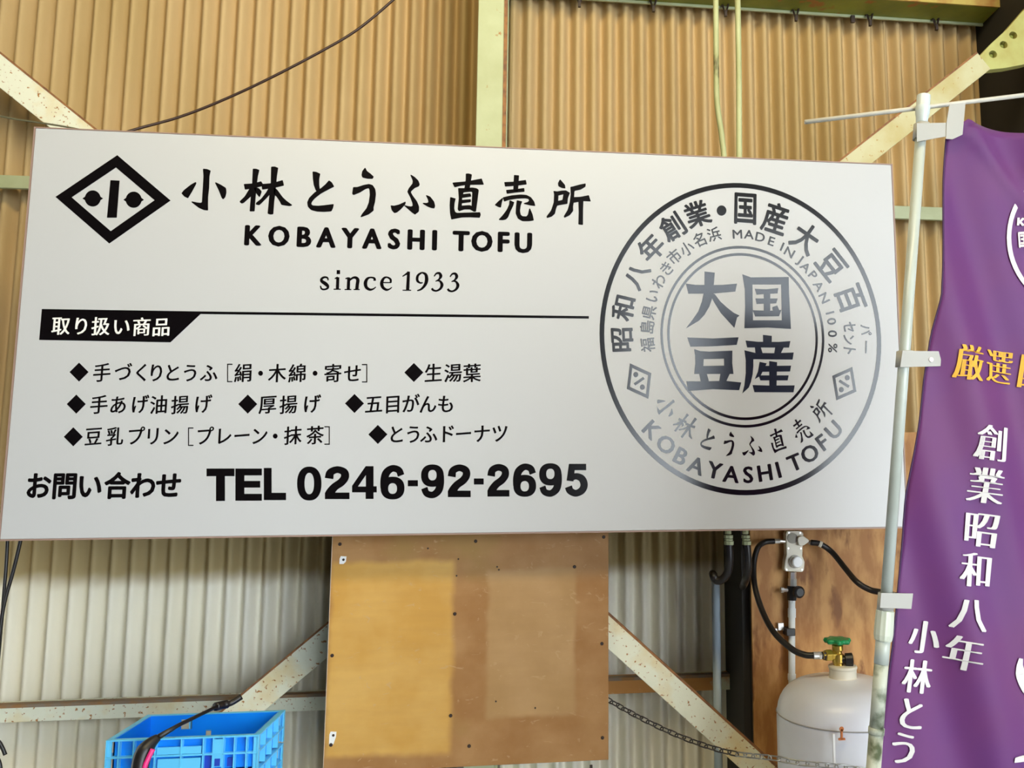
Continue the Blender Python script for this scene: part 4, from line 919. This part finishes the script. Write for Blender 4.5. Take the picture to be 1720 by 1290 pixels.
banner_text('white_lettering', [('創',1662.8,746,62),('業',1652.5,817,62),('昭',1645,890,62),('和',1635.3,957.5,60),('八',1621.5,1029.5,60),('年',1613.5,1096.5,60)], M['bwhite'], (.050,.004), 'white characters of the inner column', sw=.93)
banner_text('white_lettering', [('小',1553.7,1072.5,58),('林',1542.7,1139,58),('と',1532.5,1201,60),('う',1520.5,1260,60),('ふ',1508,1325,60)], M['bwhite'], (.050,.014), 'white characters of the left column', sw=.86)
banner_text('emblem_lettering', [('国',1724,401,27)], M['bwhite'], (.05,.05), 'small white characters inside the round emblem', rot=-4)
def banner_shape(name, loops, m, label):
    vs, fs = tess(loops); me = bpy.data.meshes.new(name); me.from_pydata([tuple(NB(a, b, -.0035)) for a, b in vs], [], fs); return link(name, me, m, bn, label=label)
n = 72; o_ = [(1816+123*math.cos(k*2*math.pi/n), 398+123*math.sin(k*2*math.pi/n)) for k in range(n)]; i2 = [(1816+115*math.cos(k*2*math.pi/n), 398+115*math.sin(k*2*math.pi/n)) for k in range(n)]
banner_shape('round_emblem', [o_, i2], M['bwhite'], 'white ring of the round emblem')
banner_shape('emblem_letter', [[(1712,364),(1716,364),(1716,369),(1720,364),(1725,365),(1719,371),(1725,377),(1720,378),(1716,373),(1715,377),(1711,377)]], M['bwhite'], 'small white letter in the emblem')
bs = [(412,145),(452,152),(450,215),(465,262),(500,282),(600,270),(800,200),(850,330),(700,480),(560,545),(500,537),(450,495),(410,420),(382,350),(374,300),(385,220)]
banner_shape('big_lettering', [[(1640+a/6.14, 1080+b/6.14) for a, b in smooth_loop(bs)]], M['bwhite'], 'large white brush stroke')
bs = [(350,1155),(400,1145),(491,1135),(700,1130),(900,1160),(880,1230),(600,1210),(491,1207),(400,1205),(340,1205)]
banner_shape('big_lettering', [[(1640+a/6.14, 1080+b/6.14) for a, b in smooth_loop(bs)]], M['bwhite'], 'lower end of a large white brush stroke')
# fabric tabs
def strip(name, pts, par, dy=-.013, th=.0015, m=M['tab'], label=None):
    bm = bmesh.new(); extrude_poly(bm, [PN(a, b, dy) for a, b in pts], th); return obj(name, bm, m, par, bevel=.0004, label=label)
def wrap(px, py, h):
    c = PN(pole_x(py), py); bm = bmesh.new(); hh = h/1028/2; n = 20; ra = []
    for s_ in (-1, 1):
        ra.append([bm.verts.new(c-ax3*s_*hh+Vector((math.cos(k*2*math.pi/n),math.sin(k*2*math.pi/n),0))*.0145) for k in range(n)])
    for k in range(n): bm.faces.new((ra[0][k], ra[0][(k+1)%n], ra[1][(k+1)%n], ra[1][k]))
    o = obj('tab_loop', bm, M['tab'], bn, smooth=True); so = o.modifiers.new('t','SOLIDIFY'); so.thickness = .001; return o
wrap(0, 221, 30); wrap(0, 603, 29); wrap(0, 1010, 30)
strip('tab', [(1540,207),(1590,206),(1590,229),(1540,238)], bn, -.0145, label='translucent top tab')
strip('tab', [(1595,175),(1622,172),(1619,205),(1617,226),(1600,234),(1589,233),(1590,206)], bn, -.016, label='translucent tab looped over the cross rod')
strip('tab', [(1516,589),(1582,590),(1580,615),(1512,617)], bn, -.0145, label='translucent middle tab')
strip('tab', [(1480,996),(1534,997),(1531,1023),(1478,1021)], bn, -.0165, label='white lower tab')
bm = bmesh.new(); lathe(bm, [(.0045,0),(.0045,.0012)], PN(1564,604,-.0147), 12, Vector((0,-1,0))); obj('snap_button', bm, M['bwhite'], bn)
